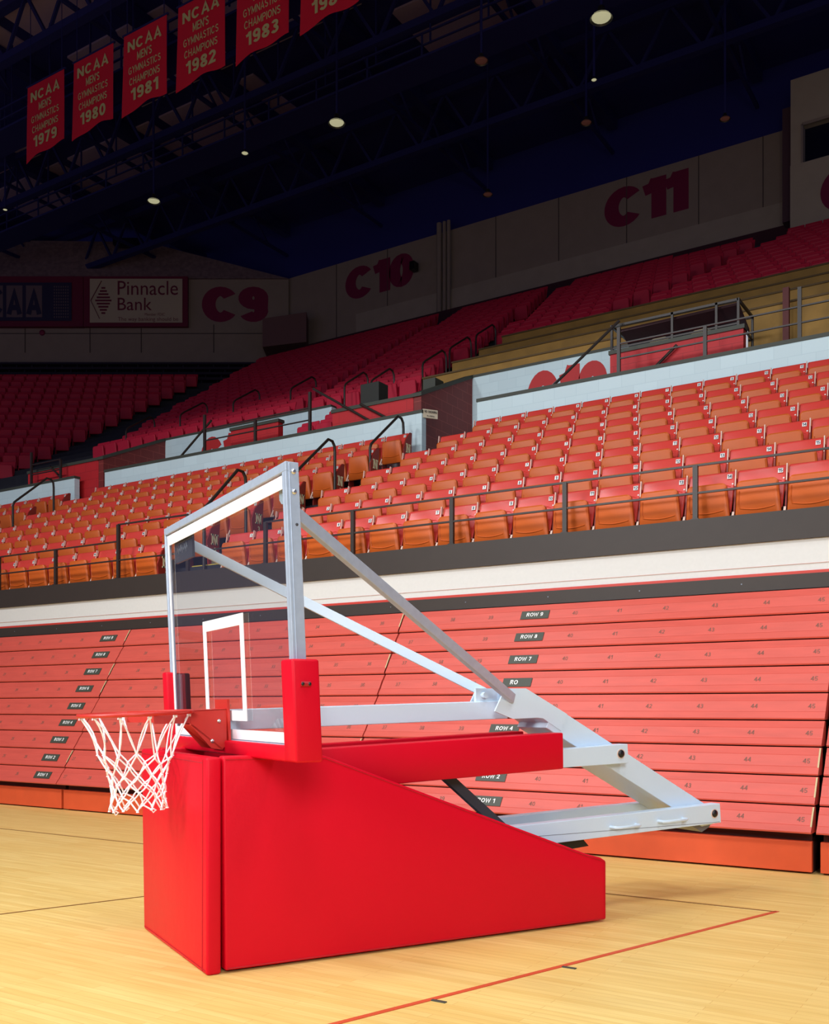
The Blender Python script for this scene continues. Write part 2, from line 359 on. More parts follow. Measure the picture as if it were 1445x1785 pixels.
# ------------------------------------------------------------------ retracted bleachers
RY = [7.75 + .1278 * k for k in range(10)]
RZ = [H + v for v in (-.944, -.744, -.530, -.313, -.110, .108, .331, .553, .773, .998)]
SIGNX = [-4.29, -10.45, -16.6]
def number_x(n):
    if n >= 40: return -3.87 + .442 * (n - 40)
    if n >= 27: return -4.78 - .44 * (39 - n)
    return -10.98 - .44 * (26 - n)
bank_labels = {0: 'retracted coral plank bleacher with seats 44 and 45 beyond the goal arm, cut off by right edge'}
def bleacher(x0, x1, label, n0):
    t = empty('retracted_bleacher', ((x0 + x1) / 2, 7.9, 0)); tag(t, label, 'bleacher', 'retracted bleacher banks along the court')
    ox, oy = (x0 + x1) / 2, 7.9
    k = MB(); k.box(x0 + .02 - ox, x1 - .02 - ox, 7.83 - oy, 7.88 - oy, .015, .244)
    k.build('kickboard', KICK, t, bevel=.004)
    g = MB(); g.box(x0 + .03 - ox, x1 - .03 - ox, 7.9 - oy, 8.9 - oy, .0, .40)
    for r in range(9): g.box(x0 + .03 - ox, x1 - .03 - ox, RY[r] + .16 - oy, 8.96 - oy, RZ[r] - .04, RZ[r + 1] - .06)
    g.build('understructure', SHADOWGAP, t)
    for r in range(9):
        y0, y1, z0, z1 = RY[r] - oy, RY[r + 1] - oy, RZ[r], RZ[r + 1]
        hz = z1 - z0
        prof = [(y0 - .006, z0 + .004), (y0 - .012, z0 + .016), (y0 + .022, z0 + hz * .30), (y0 + .028, z0 + hz * .32), (y0 + .078, z0 + hz * .70), (y0 + .084, z0 + hz * .72),
                (y0 + .125, z1 - .006), (y0 + .17, z1 - .008), (y0 + .17, z0 + .004)]
        jit = .004 if r in (2, 5, 7) else 0
        xa, xb = x0 + .008 + jit - ox, x1 - .008 - ox
        p = MB(); p.prism([(xa, a, b) for a, b in prof], (xb - xa, 0, 0), 0)
        # the middle strip with the painted numbers
        dv = Vector((0, .05, hz * .38)).normalized(); mc = Vector((0, y0 + .053, z0 + hz * .51))
        for n in range(n0, n0 + 30):
            xn = number_x(n)
            if r < 9: xn += (8 - r) * .006
            if x0 + .08 < xn < x1 - .08 and not any(abs(xn - s) < .12 for s in SIGNX):
                put_text(p, str(n), (xn - ox, mc.y, mc.z), (1, 0, 0), dv, .042, mi=1, bold=.01, off=.0015)
        po = p.build('seat_plank', [PLANK, NUMINK], t)
        for sx in SIGNX:
            if x0 < sx < x1:
                q = MB(); cx = sx - ox + (.0 if r else .02); n = Vector((0, -dv.z, dv.y))
                c0 = mc + n * .003
                hw, hh = .150, .047
                q.prism([Vector((cx + i * hw, 0, 0)) + c0 + dv * j * hh for i, j in ((-1, -1), (1, -1), (1, 1), (-1, 1))], n * .004, 0)
                put_text(q, ('RO' if (r == 5 and sx > -5) else 'ROW %d' % (r + 1)), (cx - (.03 if (r == 5 and sx > -5) else 0), c0.y + n.y * .004, c0.z + n.z * .004), (1, 0, 0), dv, .050, width=(.08 if (r == 5 and sx > -5) else .175), mi=1, bold=.015, off=.0015)
                qo = q.build('row_plate', [PLATE, WHITEINK], po)
        if r in ((8, 6, 5, 1) if x1 < -9 else (8, 6, 2) if x1 < -5 else (0, 1, 2)):
            e = MB(); e.beam((x1 - .014 - ox, y0 - .004, z0 + .012), (x1 - .014 - ox, y1 - .012, z1 - .012), .012, .012, up=(0, -1, 1)); e.build('end_cap', BEIGE, po)
    return t
bleacher(-18.8, -14.45, 'coral plank bleacher bank running off the left edge of the photo', 1)
bleacher(-14.45, -10.10, 'coral plank bleacher bank left of the net, with ROW plates near its right end', 1)
bleacher(-10.10, -5.85, 'coral plank bleacher bank behind the backboard, numbers 27 to 36, no ROW plates', 27)
bleacher(-5.85, -1.52, 'coral plank bleacher bank at right with ROW 9 to ROW 1 plates', 30)
bleacher(-1.50, 3.0, 'coral plank bleacher sliver at the extreme right edge past the dark joint', 40)

# ------------------------------------------------------------------ fascia band of the seating bowl
def bar(name, y0, y1, z0, z1, m, x0=XL, x1=XR, **k):
    a = MB(); a.box(x0, x1, y0, y1, z0, z1); return a.build(name, m, kind='structure', **k)
bar('trim_1', 8.93, 9.03, H + 1.427, H + 1.683, FASCIA)
bar('wall_lower', 8.96, 9.06, H + 1.155, H + 1.427, WHITEW)
bar('trim_2', 8.945, 9.05, H + 1.128, H + 1.155, REDSTR)
bar('trim_3', 8.93, 9.05, H + 1.003, H + 1.128, FASCIA)
a = MB(); a.box(XL, XR, 8.952, 8.958, H + 1.215, H + 1.2175); a.build('trim_4', mat('faded_pink_line', (222, 176, 166), .7), kind='structure')
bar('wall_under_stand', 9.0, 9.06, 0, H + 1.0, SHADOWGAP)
for i in range(14):
    xx = -13.5 + i * .93
    a = MB(); a.cyl((xx, 8.93, H + 1.07), (0, -1, 0), .006, .004); tag(a.build('fascia_bolt', GREYST), 'small bolt head on the dark band above the bleachers', 'bolt', 'bolt heads on the dark band')

# ------------------------------------------------------------------ seating decks
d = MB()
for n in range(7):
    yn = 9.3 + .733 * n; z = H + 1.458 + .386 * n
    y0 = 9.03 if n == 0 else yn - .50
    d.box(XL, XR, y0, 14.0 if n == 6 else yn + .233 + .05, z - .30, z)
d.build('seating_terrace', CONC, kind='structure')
# walkway and upper terrace
bar('cross_aisle', 14.14, 16.0, H + 3.2, H + 3.9, CONC)
d = MB()
for j in range(20):
    yn = 16.4 + .733 * j; z = H - 3.28 + .55 * yn
    d.box(XL, -10.3 if yn < 19.9 else XR, max(16.2, yn - .5), yn + .29, z - .45, z)
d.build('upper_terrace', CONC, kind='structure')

# aisle stairs in the lower bowl (slightly skewed) with yellow nosings
def row_start(n, base): return base + .178 * n
AISLE_R = [-8.764, -8.587, -8.41, -8.233, -8.06, -7.89, -7.69]
AISLE_L = [-9.86, -9.70, -9.56, -9.38, -9.22, -9.08, -8.94]
for (rr, ll, nm, rng) in ((AISLE_R, AISLE_L, 'stairs between middle and right lower blocks', range(7)), ([x - 7.68 for x in AISLE_L], [x - 8.53 for x in AISLE_L], 'stairs between left and middle lower blocks', range(7))):
    t = empty('aisle_stairs', (ll[0], 9.1, H + 1.458)); tag(t, 'grey concrete %s' % nm, 'stairs')
    o = Vector(t.location)
    for n in rng:
        yn = 9.3 + .733 * n; z = H + 1.458 + .386 * n
        for q in range(2):
            y0 = max(9.04, yn - .48 + q * .36); zt = z + .193 * q + .012
            a = MB(); a.box(ll[n] + .03 - o.x, rr[n] - .05 - o.x, y0 - o.y, yn - .48 + q * .36 + .40 - o.y, z - .02 - o.z, zt - o.z, 0)
            a.box(ll[n] + .03 - o.x, rr[n] - .05 - o.x, y0 - .004 - o.y, y0 + .03 - o.y, zt - .02 - o.z, zt + .003 - o.z, 1)
            a.build('step', [CONC2, mat('yellow_nosing', (214, 186, 70), .7)], t)

# ------------------------------------------------------------------ tip-up seats
def slab(mb, wt, wb, z0, z1, y0, y1, th, r, bv, mi=0, seg=5, bulge=0):
    """rounded panel, leaning: y0 at bottom, y1 at top, thickness th backwards (+y)"""
    def outline(ins):
        pts = []
        zt, zb = z1 - ins, z0 + ins
        for sx, a0 in ((1, 0), (-1, 90)):
            for i in range(seg + 1):
                an = math.radians(a0 + 90 * i / seg)
                pts.append((sx * (wt / 2 - ins - r) + r * math.cos(an), zt - r + r * math.sin(an)))
        rb = r * .6
        for sx, a0 in ((-1, 180), (1, 270)):
            for i in range(3):
                an = math.radians(a0 + 45 * i)
                pts.append((sx * (wb / 2 - ins - rb) + rb * math.cos(an), zb + rb + rb * math.sin(an)))
        return pts
    def yy(z): return y0 + (y1 - y0) * (z - z0) / (z1 - z0)
    A = [(x, yy(z) - bulge, z) for x, z in outline(bv)]; B = [(x, yy(z) + bv, z) for x, z in outline(0)]
    Cc = [(x, yy(z) + th, z) for x, z in outline(0)]
    n = len(A); vs = A + B + Cc; fs = [list(range(n)), list(range(3 * n - 1, 2 * n - 1, -1))]
    for k in (0, 1):
        for i in range(n): fs.append((k * n + i, k * n + (i + 1) % n, (k + 1) * n + (i + 1) % n, (k + 1) * n + i))
    mb.add(vs, fs, mi)
PT = .449
def me_pan():
    m = MB(); slab(m, .36, .40, .20, .562, -.165, -.20, .05, .045, .014)
    yy = lambda z: -.165 - .035 * (z - .2) / .385 - .003
    pts = [(-.155, yy(.47), .47), (-.162, yy(.36), .36), (-.150, yy(.315), .315)] + [(x, yy(.305), .315 - .018 * math.cos(x / .15 * PI / 2)) for x in (-.1, -.05, 0, .05, .1, .15)]
    m.tube(pts, .0055, 5)
    return m.mesh('seat_pan', PAN, smooth=True)
def me_back():
    m = MB(); slab(m, .436, .40, .30, .70, -.12, .0, .022, .02, .008)
    # moulded ledge near the top of the backrest
    m.tube([(-.16, -.042, .545), (-.12, -.040, .562), (.14, -.040, .566), (.18, -.042, .55)], .006, 5)
    m.dome((-.185, -.035, .575), (0, -1, 0), .010, 8, 1); m.dome((.195, -.035, .575), (0, -1, 0), .010, 8, 1)
    return m.mesh('seat_back', [BACK, NUMPL], smooth=True)
def me_std():
    m = MB()
    m.prism([(-.229, -.13, 0), (-.229, .02, 0), (-.229, .0, .30), (-.229, -.015, .62), (-.229, -.05, .62), (-.229, -.12, .26)], (.014, 0, 0), 0)
    m.beam((-.2235, -.055, .545), (-.2235, -.03, .70), .010, .03, 1)
    m.beam((-.222, -.185, .19), (-.222, -.13, .30), .02, .014, 1); m.beam((-.20, -.15, .21), (-.235, -.15, .21), .02, .03, 1)
    return m.mesh('seat_standard', [STAND, LIGHTMET])
PLM = {}
def me_plate(n):
    if n not in PLM:
        m = MB(); dv = Vector((0, .09, .40)).normalized(); nn = Vector((0, -dv.z, dv.y)); c = Vector((.165, -.017, .648)) + nn * .006
        m.prism([c + Vector((i * .022, 0, 0)) + dv * j * .022 for i, j in ((-1, -1), (1, -1), (1, 1), (-1, 1))], nn * .003, 0)
        put_text(m, str(n), c + nn * .003, (1, 0, 0), dv, .034, mi=1, bold=.02, off=.001)
        PLM[n] = m.mesh('number_plate', [NUMPL, BLUEINK])
    return PLM[n]
def me_end(n):
    """end-of-row panel with the block letter N and row figure"""
    m = MB(); x = .232
    m.prism([(x, -.17, .02), (x, .03, .02), (x, .035, .50), (x, .05, .70), (x, .0, .70), (x, -.13, .56), (x, -.20, .40)], (.022, 0, 0), 0)
    def bl(y0, y1, z0, z1): m.box(x + .022, x + .026, y0, y1, z0, z1, 1)
    # letter N seen from +x : y runs left to right
    yl, z0, z1 = -.125, .35, .50
    bl(yl + .012, yl + .038, z0, z1); bl(yl + .092, yl + .118, z0, z1)
    bl(yl - .002, yl + .052, z0, z0 + .022); bl(yl - .002, yl + .03, z1 - .022, z1); bl(yl + .078, yl + .132, z1 - .022, z1); bl(yl + .085, yl + .11, z0, z0 + .02)
    m.prism([(x + .022, yl + .012, z1), (x + .022, yl + .044, z1), (x + .022, yl + .118, z0), (x + .022, yl + .086, z0)], (.004, 0, 0), 1)
    put_text(m, str(n), (x + .022, yl + .065, .275), (0, 1, 0), (0, 0, 1), .085, mi=1, bold=.02, off=.004)
    return m.mesh('end_panel', [STAND, CREAM])
PANM, BACKM, STDM = me_pan(), me_back(), me_std()
ENDM = {n: me_end(n) for n in range(1, 8)}
proto_cache = []
def seat(x, y, z, label, group, num, endn=None, end_left=False):
    t = empty('tip_up_seat', (x, y, z)); tag(t, label, 'seat', group)
    for nm, me in (('seat_pan', PANM), ('backrest', BACKM), ('standard', STDM), ('number_plate', me_plate(num))):
        o = bpy.data.objects.new(nm, me); COL.objects.link(o); o.parent = t
    if endn:
        o = bpy.data.objects.new('end_panel', ENDM[endn]); COL.objects.link(o); o.parent = t
    return t
count = 0
def rowpos(n): return 9.3 + .733 * n, H + 1.458 + .386 * n
for n in range(7):
    y, z = rowpos(n)
    R = 'front' if n == 0 else ORD(n + 1)
    for k in range(18):                                       # right block
        x = AISLE_R[n] + PT * (k + .5)
        p = project(x, y, z + .6)
        if p[0] - .25 * 1742 / p[2] > 1445: break
        seat(x, y, z, 'orange and red tip-up seat number %d in the %s row of the right lower block' % (k + 1, R), 'seats in the lower bowl, right block', k + 1)
        count += 1
    for k in range(17):                                       # middle block
        x = AISLE_L[n] - PT * (k + .5)
        p = project(x, y, z + .6)
        if p[0] + .2 * 1742 / p[2] < 0: break
        lab = 'orange and red tip-up seat, %s left of the N-marked aisle, %s row, middle block' % ('first' if k == 0 else ORD(k + 1), R)
        seat(x, y, z, lab, 'seats in the lower bowl, middle block', 17 - k if k < 17 else 1, (n + 1) if k == 0 else None)
        count += 1
    for k in range(6):                                        # far left block, beyond the second aisle
        x = AISLE_L[n] - 8.55 - PT * (k + .5)
        p = project(x, y, z + .6)
        if p[0] + .2 * 1742 / p[2] < 0: break
        seat(x, y, z, 'orange and red tip-up seat, %s left of the left handrail aisle, %s row, leftmost block' % (ORD(k + 1), R), 'seats in the lower bowl, far left block', 17 - k, (n + 1) if k == 0 else None)
        count += 1
print('lower seats', count)

# upper seats: one simple mesh kind
def upper_geo():
    m = MB(); slab(m, .37, .40, .20, .58, -.16, -.19, .05, .04, .012, 0, 2); slab(m, .43, .40, .30, .70, -.09, .0, .025, .02, .008, 0, 2)
    m.prism([(-.229, -.13, 0), (-.229, .02, 0), (-.229, -.015, .60), (-.229, -.05, .60)], (.014, 0, 0), 0)
    return m
UG = upper_geo(); UM = UG.mesh('upper_seat', DRED)
ups = []
for j in range(18):
    y = 16.4 + .733 * j; z = H - 3.28 + .55 * y
    aisle = -7.76 + (y - 20) * .16
    for k in range(-10, 70):
        x = 1.5 - PT * k - .24 * j
        if y < 19.6 and x > -10.5: continue
        lim = -19.8 if y < 17.5 else -19.9 - (y - 17.5) * .50
        if x < lim: continue
        if abs(x - aisle) < .45 and y > 19.6: continue
        # second and third aisles with the bent handrails
        if abs(x - (-13.6 + (y - 17) * -.3)) < .3 or abs(x - (-10.2 - (y - 17) * .25)) < .35: continue
        if j == 17 and x > -9.5 : continue
        p = project(x, y, z + .5)
        if -15 < p[0] < 1460 and p[1] > 300: ups.append((p[2], x, y, z, 0, j, k, 'side'))
for j in range(13):
    zc = 27.9 + .733 * j; zt = H + 6.8 - .68 + .61 * .733 * j
    xr_max = -11.1 + (zc - 27.9) / 9.1 * 3.3
    for k in range(40):
        xr = xr_max - .25 - PT * k - (0)
        if xr / zc * 1742 + 722.5 < -12: break
        ups.append((zc, xr * CA - zc * SA, xr * SA + zc * CA, zt, AL, j, k, 'end'))
ups.sort(key=lambda t: t[0])
nind = max(0, 300 - count)
rowcount = {}
ind = ups[:nind]; rest = ups[nind:]
byrow = {}
for t in ind: byrow.setdefault((t[7], t[5]), []).append(t)
for (sd, j), L in sorted(byrow.items(), key=lambda q: q[0][1]):
    L.sort(key=lambda t: project(t[1], t[2], t[3])[0], reverse=True)
    for i, t in enumerate(L):
        o = bpy.data.objects.new('upper_seat', UM); COL.objects.link(o); o.location = t[1:4]; o.rotation_euler = (0, 0, t[4])
        w_ = ORD(i + 1) if i < 20 else 'number %d' % (i + 1)
        tag(o, 'dark red tip-up seat, %s from the right, %s upper-deck row behind the ochre risers' % (w_, ORD(j + 1) if j else 'lowest'), 'seat', 'nearest seats of the upper deck')
m = MB()
for t in rest:
    M = Matrix.Translation(Vector(t[1:4])) @ Matrix.Rotation(t[4], 4, 'Z')
    m.add([M @ Vector(v) for v in UG.v], UG.f)
o = m.build('distant_seats', DRED); tag(o, 'dim dark red seats filling the distant upper deck and the far corner stand', 'seats', kind='stuff')
print('upper', len(ups), 'stuff', len(rest))

# end stand terrace in camera-aligned frame (E frame)
ef = empty('far_stand_terrace', (0, 0, 0), AL); ef['kind'] = 'structure'
d = MB()
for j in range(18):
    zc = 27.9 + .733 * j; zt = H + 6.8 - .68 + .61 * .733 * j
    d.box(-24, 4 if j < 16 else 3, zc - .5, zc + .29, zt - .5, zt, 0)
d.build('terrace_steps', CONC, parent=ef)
d = MB()
for j in range(13, 17):
    zc = 27.9 + .733 * j; zt = H + 6.8 - .68 + .61 * .733 * j
    d.box(-20, -5.9, zc - .1, zc + .22, zt + .26, zt + .33)
    for q in range(24): d.box(-20 + q * .6, -19.95 + q * .6, zc, zc + .1, zt, zt + .26)
tag(d.build('bench_rows', mat('dark_bench', (40, 26, 48), .8), rz=AL), 'dark empty plank bench rows under the far end wall', 'bench', kind=None)

# ------------------------------------------------------------------ railing along the bowl edge
def rail_section(pxs, z_top, label, mids=(1.928,), post_top=None, xs_end=None):
    t = empty('bowl_railing', (pxs[0], 8.985, H + 1.683)); tag(t, label, 'railing', 'dark railing sections along the bowl edge')
    ox = pxs[0]
    for x in pxs:
        a = MB(); a.box(x - ox - .022, x - ox + .022, -.018, .018, 0, z_top - 1.683); a.box(x - ox - .035, x - ox + .035, -.03, .03, 0, .012); a.build('post', BROWNR, t)
    x0, x1 = xs_end or (pxs[0], pxs[-1])
    for zz in (z_top,) + tuple(mids):
        a = MB(); a.box(x0 - ox, x1 - ox, -.012, .012, zz - 1.683 - .009, zz - 1.683 + .009); a.build('rail', BROWNR, t)
PX = [-2.764 - 1.281 * k for k in range(12)]
rail_section([-1.483] + PX[:5], 2.178, 'dark brown two-rail railing along the bowl edge, right of the aisle gate', xs_end=(0.5, PX[4]))
rail_section([PX[5], PX[6]], 2.40, 'taller dark railing closing the aisle foot behind the left of the backboard', mids=(1.928,))
rail_section(PX[7:12], 2.178, 'dark brown two-rail railing along the bowl edge, at the left edge', xs_end=(PX[6] - .03, XL + 10))
# the mid rail bridges between
a = MB(); a.box(PX[4] - .03, PX[5] + .03, 8.975, 8.997, H + 1.92, H + 1.936); a.box(PX[6] - .03, PX[7], 8.975, 8.997, H + 1.92, H + 1.936)
tag(a.build('mid_rail', BROWNR), 'thin dark mid rail bridging the railing sections behind the backboard', 'rail')

def bent_rail(x, ya, yb, za, zb, hgt, label, r=.022, dx=0):
    """an aisle handrail: lower post, sloping top, upper post with a round bend"""
    t = MB(); P = []
    P.append((0, 0, 0)); P.append((0, 0, hgt - .10)); P.append((0, .03, hgt - .03)); P.append((0, .1, hgt + .03))
    L = yb - ya; dz = zb - za
    P.append((dx * .8, L - .16, hgt + dz * .95)); P.append((dx * .95, L - .06, hgt + dz * .97 - .02)); P.append((dx, L - .01, hgt + dz - .10)); P.append((dx, L, hgt + dz - .2)); P.append((dx, L, dz))
    t.tube(P, r, 8); o = t.build('aisle_handrail', BROWNR, smooth=True, loc=(x, ya, za)); tag(o, label, 'handrail', 'bent tube handrails'); return o
bent_rail(-9.40, 9.50, 10.30, H + 1.65, H + 2.25, 1.0, 'bent dark tube handrail in the aisle, seen through the backboard glass')
bent_rail(-9.20, 11.15, 12.05, H + 2.45, H + 3.05, .98, 'bent dark tube handrail in the aisle, just right of the backboard top corner')
bent_rail(-9.08, 12.80, 13.75, H + 3.30, H + 3.92, .85, 'bent dark tube handrail at the aisle top below the NO SMOKING sign')
bent_rail(-17.3, 12.25, 13.2, H + 3.30, H + 3.92, .75, 'bent dark tube handrail in the aisle at the left edge')

# ------------------------------------------------------------------ parapets, vomitories, C-walls
PY = 14.0
def parapet(x0, x1, label):
    a = MB(); a.box(x0, x1, PY, PY + .13, H + 3.7, H + 4.87); o = a.build('parapet', WBLOCK); tag(o, label, 'parapet', 'pale block parapets behind the lower bowl')
    c = MB(); c.box(x0 - .01, x1 + .01, PY - .015, PY + .145, H + 4.87, H + 4.92); c.build('cap', CAPM, o)
parapet(-7.83, XR, 'long pale block parapet at right under the C12 sign and press box')
parapet(-16.7, -8.88, 'pale block parapet across the middle, behind the middle seats')
parapet(XL, -17.66, 'short pale block parapet at the left edge')

def cwall(x0, x1, label, txt, tx0, tx1, z0, z1, brx):
    t = empty('vomitory', (x0, 16, H + 3.9)); tag(t, label, 'wall')
    a = MB(); a.box(0, x1 - x0, 0, .15, -.2, 2.13); put_text(a, txt, ((tx0 + tx1) / 2 - x0, 0, (z0 + z1) / 2 - 3.9 - H), (1, 0, 0), (0, 0, 1), z1 - z0, width=tx1 - tx0, mi=1, bold=.045, off=.004)
    a.build('sign_wall', [WBLOCK, REDINK], t)
    c = MB(); c.box(-.01, x1 - x0, -.02, .17, 2.13, 2.17); c.build('cap', CAPM, t)
    # maroon side wall stepping down towards the court
    s = MB(); s.prism([(0, 0, -.2), (0, 0, 2.13), (0, -1.75, 1.36), (0, -1.75, -.4)], (-.15, 0, 0)); s.build('side_wall', BBLOCK, t)
    s = MB(); s.prism([(.02, 0.02, 2.13), (.02, 0.02, 2.19), (.02, -1.78, 1.40), (.02, -1.78, 1.34)], (-.2, 0, 0)); s.build('side_cap', CAPM, t)
cwall(-9.05, -4.7, 'pale wall lettered C12 in red, with a maroon block side wall at its left', 'C12', -7.95, -6.43, H + 4.86, H + 5.92, 0)
cwall(-17.04, -12.3, 'pale wall with a partly hidden red C1, maroon block wall at its left', 'C11', -15.95, -14.45, H + 4.86, H + 5.92, 0)

def redfront(x0, x1, y, z0, z1, label, lowz=None, rail=True):
    a = MB(); zl = z1 if lowz is None else lowz
    a.prism([(x0, y, z0), (x1, y, z0), (x1, y, z1), (x0, y, zl)], (0, .14, 0)); o = a.build('red_block_wall', RBLOCK); tag(o, label, 'wall', 'red painted block walls')
    c = MB(); c.prism([(x0 - .02, y - .02, zl), (x1 + .02, y - .02, z1), (x1 + .02, y - .02, z1 + .06), (x0 - .02, y - .02, zl + .06)], (0, .18, 0)); c.build('cap', CAPM, o)
    return o
redfront(-10.95, -9.22, 14.27, H + 3.9, H + 5.25, 'bright red block wall left of the NO SMOKING sign')
redfront(-19.6, -17.22, 14.27, H + 3.9, H + 5.25, 'bright red block wall above the left end of the middle parapet')
redfront(-5.82, -3.80, 14.6, H + 3.9, H + 5.42, 'bright red block wall of the press box, right of the C12 letters')
redfront(-13.72, -12.50, 14.6, H + 3.9, H + 5.42, 'red block wall hiding the end of the C1 sign')
# sloping pipe rails in front of the red walls
for i, (p0, p1, lb) in enumerate((((-11.35, 14.22, H + 5.75), (-10.1, 14.22, H + 4.98), 'thin dark sloping stair rail crossing the red wall left of NO SMOKING sign'),
                    ((-10.3, 14.22, H + 5.3), (-9.75, 14.22, H + 4.98), 'short dark sloping rail on the red wall beside the NO SMOKING sign'),
                    ((-18.75, 14.22, H + 5.3), (-17.6, 14.2, H + 4.4), 'dark sloping stair rail crossing the red wall at the left'),
                    ((-6.75, 14.3, H + 4.93), (-5.75, 14.8, H + 6.0), 'dark sloping stair rail rising across the C12 letters'),
                    ((-14.9, 14.3, H + 4.93), (-13.95, 14.3, H + 5.6), 'dark sloping stair rail rising across the pale C1 wall'),
                    ((-5.25, 14.54, H + 4.95), (-4.75, 14.54, H + 5.35), 'short dark rail leaning on the red press box wall'))):
    a = MB(); a.tube([p0, p1], .022, 8); tag(a.build('stair_rail', BROWNR, smooth=True), lb, 'handrail')
# NO SMOKING sign on the corner
a = MB(); sx = Vector((.55, .83, 0)).normalized()
c0 = Vector((-8.80, 14.14, H + 4.87))
a.prism([c0 + sx * i * .135 + Vector((0, 0, j * .072)) for i, j in ((-1, -1), (1, -1), (1, 1), (-1, 1))], sx.cross(Vector((0, 0, 1))) * -.015, 0)
put_text(a, 'NO SMOKING', c0 + Vector((0, 0, .03)) , sx, (0, 0, 1), .042, width=.23, mi=1, bold=.02, off=.018)
put_text(a, 'IN ARENA', c0 + Vector((0, 0, -.04)), sx, (0, 0, 1), .024, width=.14, mi=1, bold=.02, off=.018)
tag(a.build('warning_sign', [mat('sign_cream', (222, 208, 180), .6), BLACKR]), 'small cream NO SMOKING sign on the maroon corner above the aisle', 'sign')

# parapet railings
def parapet_rail(xs, tall, label):
    t = empty('parapet_railing', (xs[0], PY + .065, H + 4.92)); tag(t, label, 'railing', 'dark railings on the pale parapets')
    for x, tl in zip(xs, tall):
        a = MB(); a.box(x - xs[0] - .025, x - xs[0] + .025, -.02, .02, 0, tl); a.build('post', BROWNR, t)
    for zz in (.44, .22):
        a = MB(); a.box(min(0, xs[-1] - xs[0]), max(0, xs[-1] - xs[0]), -.012, .012, zz - .01, zz + .01); a.build('rail', BROWNR, t)
    return t
parapet_rail([-5.47, -4.19, -2.92, -1.6], [.68, .44, .70, .44], 'dark railing on the right parapet in front of the press box')
parapet_rail([-13.9, -12.6, -11.3], [.72, .42, .72], 'dark railing on the middle parapet in front of the C1 wall')
parapet_rail([-19.2, -18.2], [.72, .42], 'dark railing on the parapet at the left edge')
# rows of seats just behind the middle parapet
for j, (y, x0, n) in enumerate(((14.95, -11.1, 3), (15.68, -11.0, 3))):
    for k in range(n):
        o = bpy.data.objects.new('tip_up_seat_back', UM)
        o.name = 'upper_seat'; COL.objects.link(o); o.location = (x0 - PT * k, y, H + 4.72 + .40 * j)
        tag(o, 'red tip-up seat behind the middle parapet rail, %s from the right, %s row' % (ORD(k + 1), ('near', 'far')[j]), 'seat', 'seats behind the middle parapet')
a = MB(); a.box(-12.3, -10.8, 14.5, 15.25, H + 3.9, H + 4.72); a.box(-12.3, -10.8, 15.25, 15.95, H + 3.9, H + 5.12); a.build('seating_terrace', CONC, kind='structure')

# ------------------------------------------------------------------ press box area
pb = empty('press_box_frame', (-5.91, 14.9, H + 3.9)); tag(pb, 'open dark steel frame of the press box above the red wall', 'frame')
def L_(x, y, z): return (x + 5.91, y - 14.9, z - H - 3.9)
for x, y in ((-5.91, 14.9), (-4.94, 14.9), (-4.27, 14.9), (-3.95, 14.9), (-3.95, 15.7), (-5.91, 15.7)):
    a = MB(); a.beam(L_(x, y, H + 3.9), L_(x, y, H + 5.99), .035, .035, up=(1, 0, 0)); a.build('post', BROWNR, pb)
for p, q in (((-5.91, 14.9), (-3.95, 14.9)), ((-3.95, 14.9), (-3.95, 15.7)), ((-5.91, 14.9), (-5.91, 15.7)), ((-5.91, 15.7), (-3.95, 15.7))):
    a = MB(); a.beam(L_(*p, H + 5.97), L_(*q, H + 5.97), .035, .035); a.beam(L_(*p, H + 5.62), L_(*q, H + 5.62), .025, .025); a.build('rail', BROWNR, pb)
a = MB(); a.prism([(-5.8, 15.0, H + 5.90), (-3.97, 15.0, H + 5.93), (-3.97, 15.6, H + 5.72), (-5.8, 15.6, H + 5.70)], (0, 0, .04)); tag(a.build('awning_panel', mat('dark_maroon_panel', (62, 26, 34), .6)), 'dark maroon sloping panel inside the press box frame', 'panel')
def shell_chair(x, y, z, rz, label):
    t = empty('shell_chair', (x, y, z), rz); tag(t, label, 'chair', 'chairs in the press box')
    a = MB(); slab(a, .30, .34, .40, .72, .12, .17, .03, .06, .01, 0); a.build('backrest', mat('cream_shell', (196, 176, 130), .5), t, smooth=True)
    a = MB(); slab(a, .24, .26, .45, .69, .105, .155, .02, .05, .006, 0); a.build('back_cushion', CAPM, t, smooth=True)
    a = MB(); a.box(-.17, .17, -.18, .15, .36, .41); a.build('seat', CAPM, t, bevel=.01)
    for i in (-1, 1):
        for j in (-1, 1):
            a = MB(); a.tube([(i * .15, j * .13, .36), (i * .18, j * .17, 0)], .011, 6); a.build('leg', CHROME, t)
shell_chair(-5.2, 15.25, H + 4.98, PI, 'cream-rimmed shell chair behind the red press box wall, left one')
shell_chair(-4.55, 15.25, H + 4.98, PI, 'cream-rimmed shell chair behind the red press box wall, right one')
shell_chair(-3.15, 15.2, H + 4.30, 2.2, 'dark chair with pale legs just right of the press box')
a = MB(); a.box(-5.7, -3.9, 14.95, 15.75, H + 3.9, H + 4.98); a.box(-3.6, XR, 14.3, 16.0, H + 3.9, H + 4.30); a.box(-3.72, XR, 15.98, 16.15, H + 4.3, H + 5.5); a.build('press_platform', CONC, kind='structure')
a = MB(); a.box(-4.30, -3.98, 15.55, 15.57, H + 5.45, H + 5.72); tag(a.build('paper_notice', TAPE), 'white paper sheet hanging in the press box frame', 'paper')
for (x, y, z, hh, lb, m_) in ((-3.55, 15.9, H + 4.4, 2.0, 'dark red upright post right of the press box frame', mat('dark_red_post', (92, 26, 24), .6)), (-2.75, 15.85, H + 4.4, 2.55, 'taller dark red upright post near the right edge', MATS['dark_red_post'])):
    a = MB(); a.box(x, x + .09, y, y + .09, z, z + hh); tag(a.build('upright_post', m_), lb, 'post')
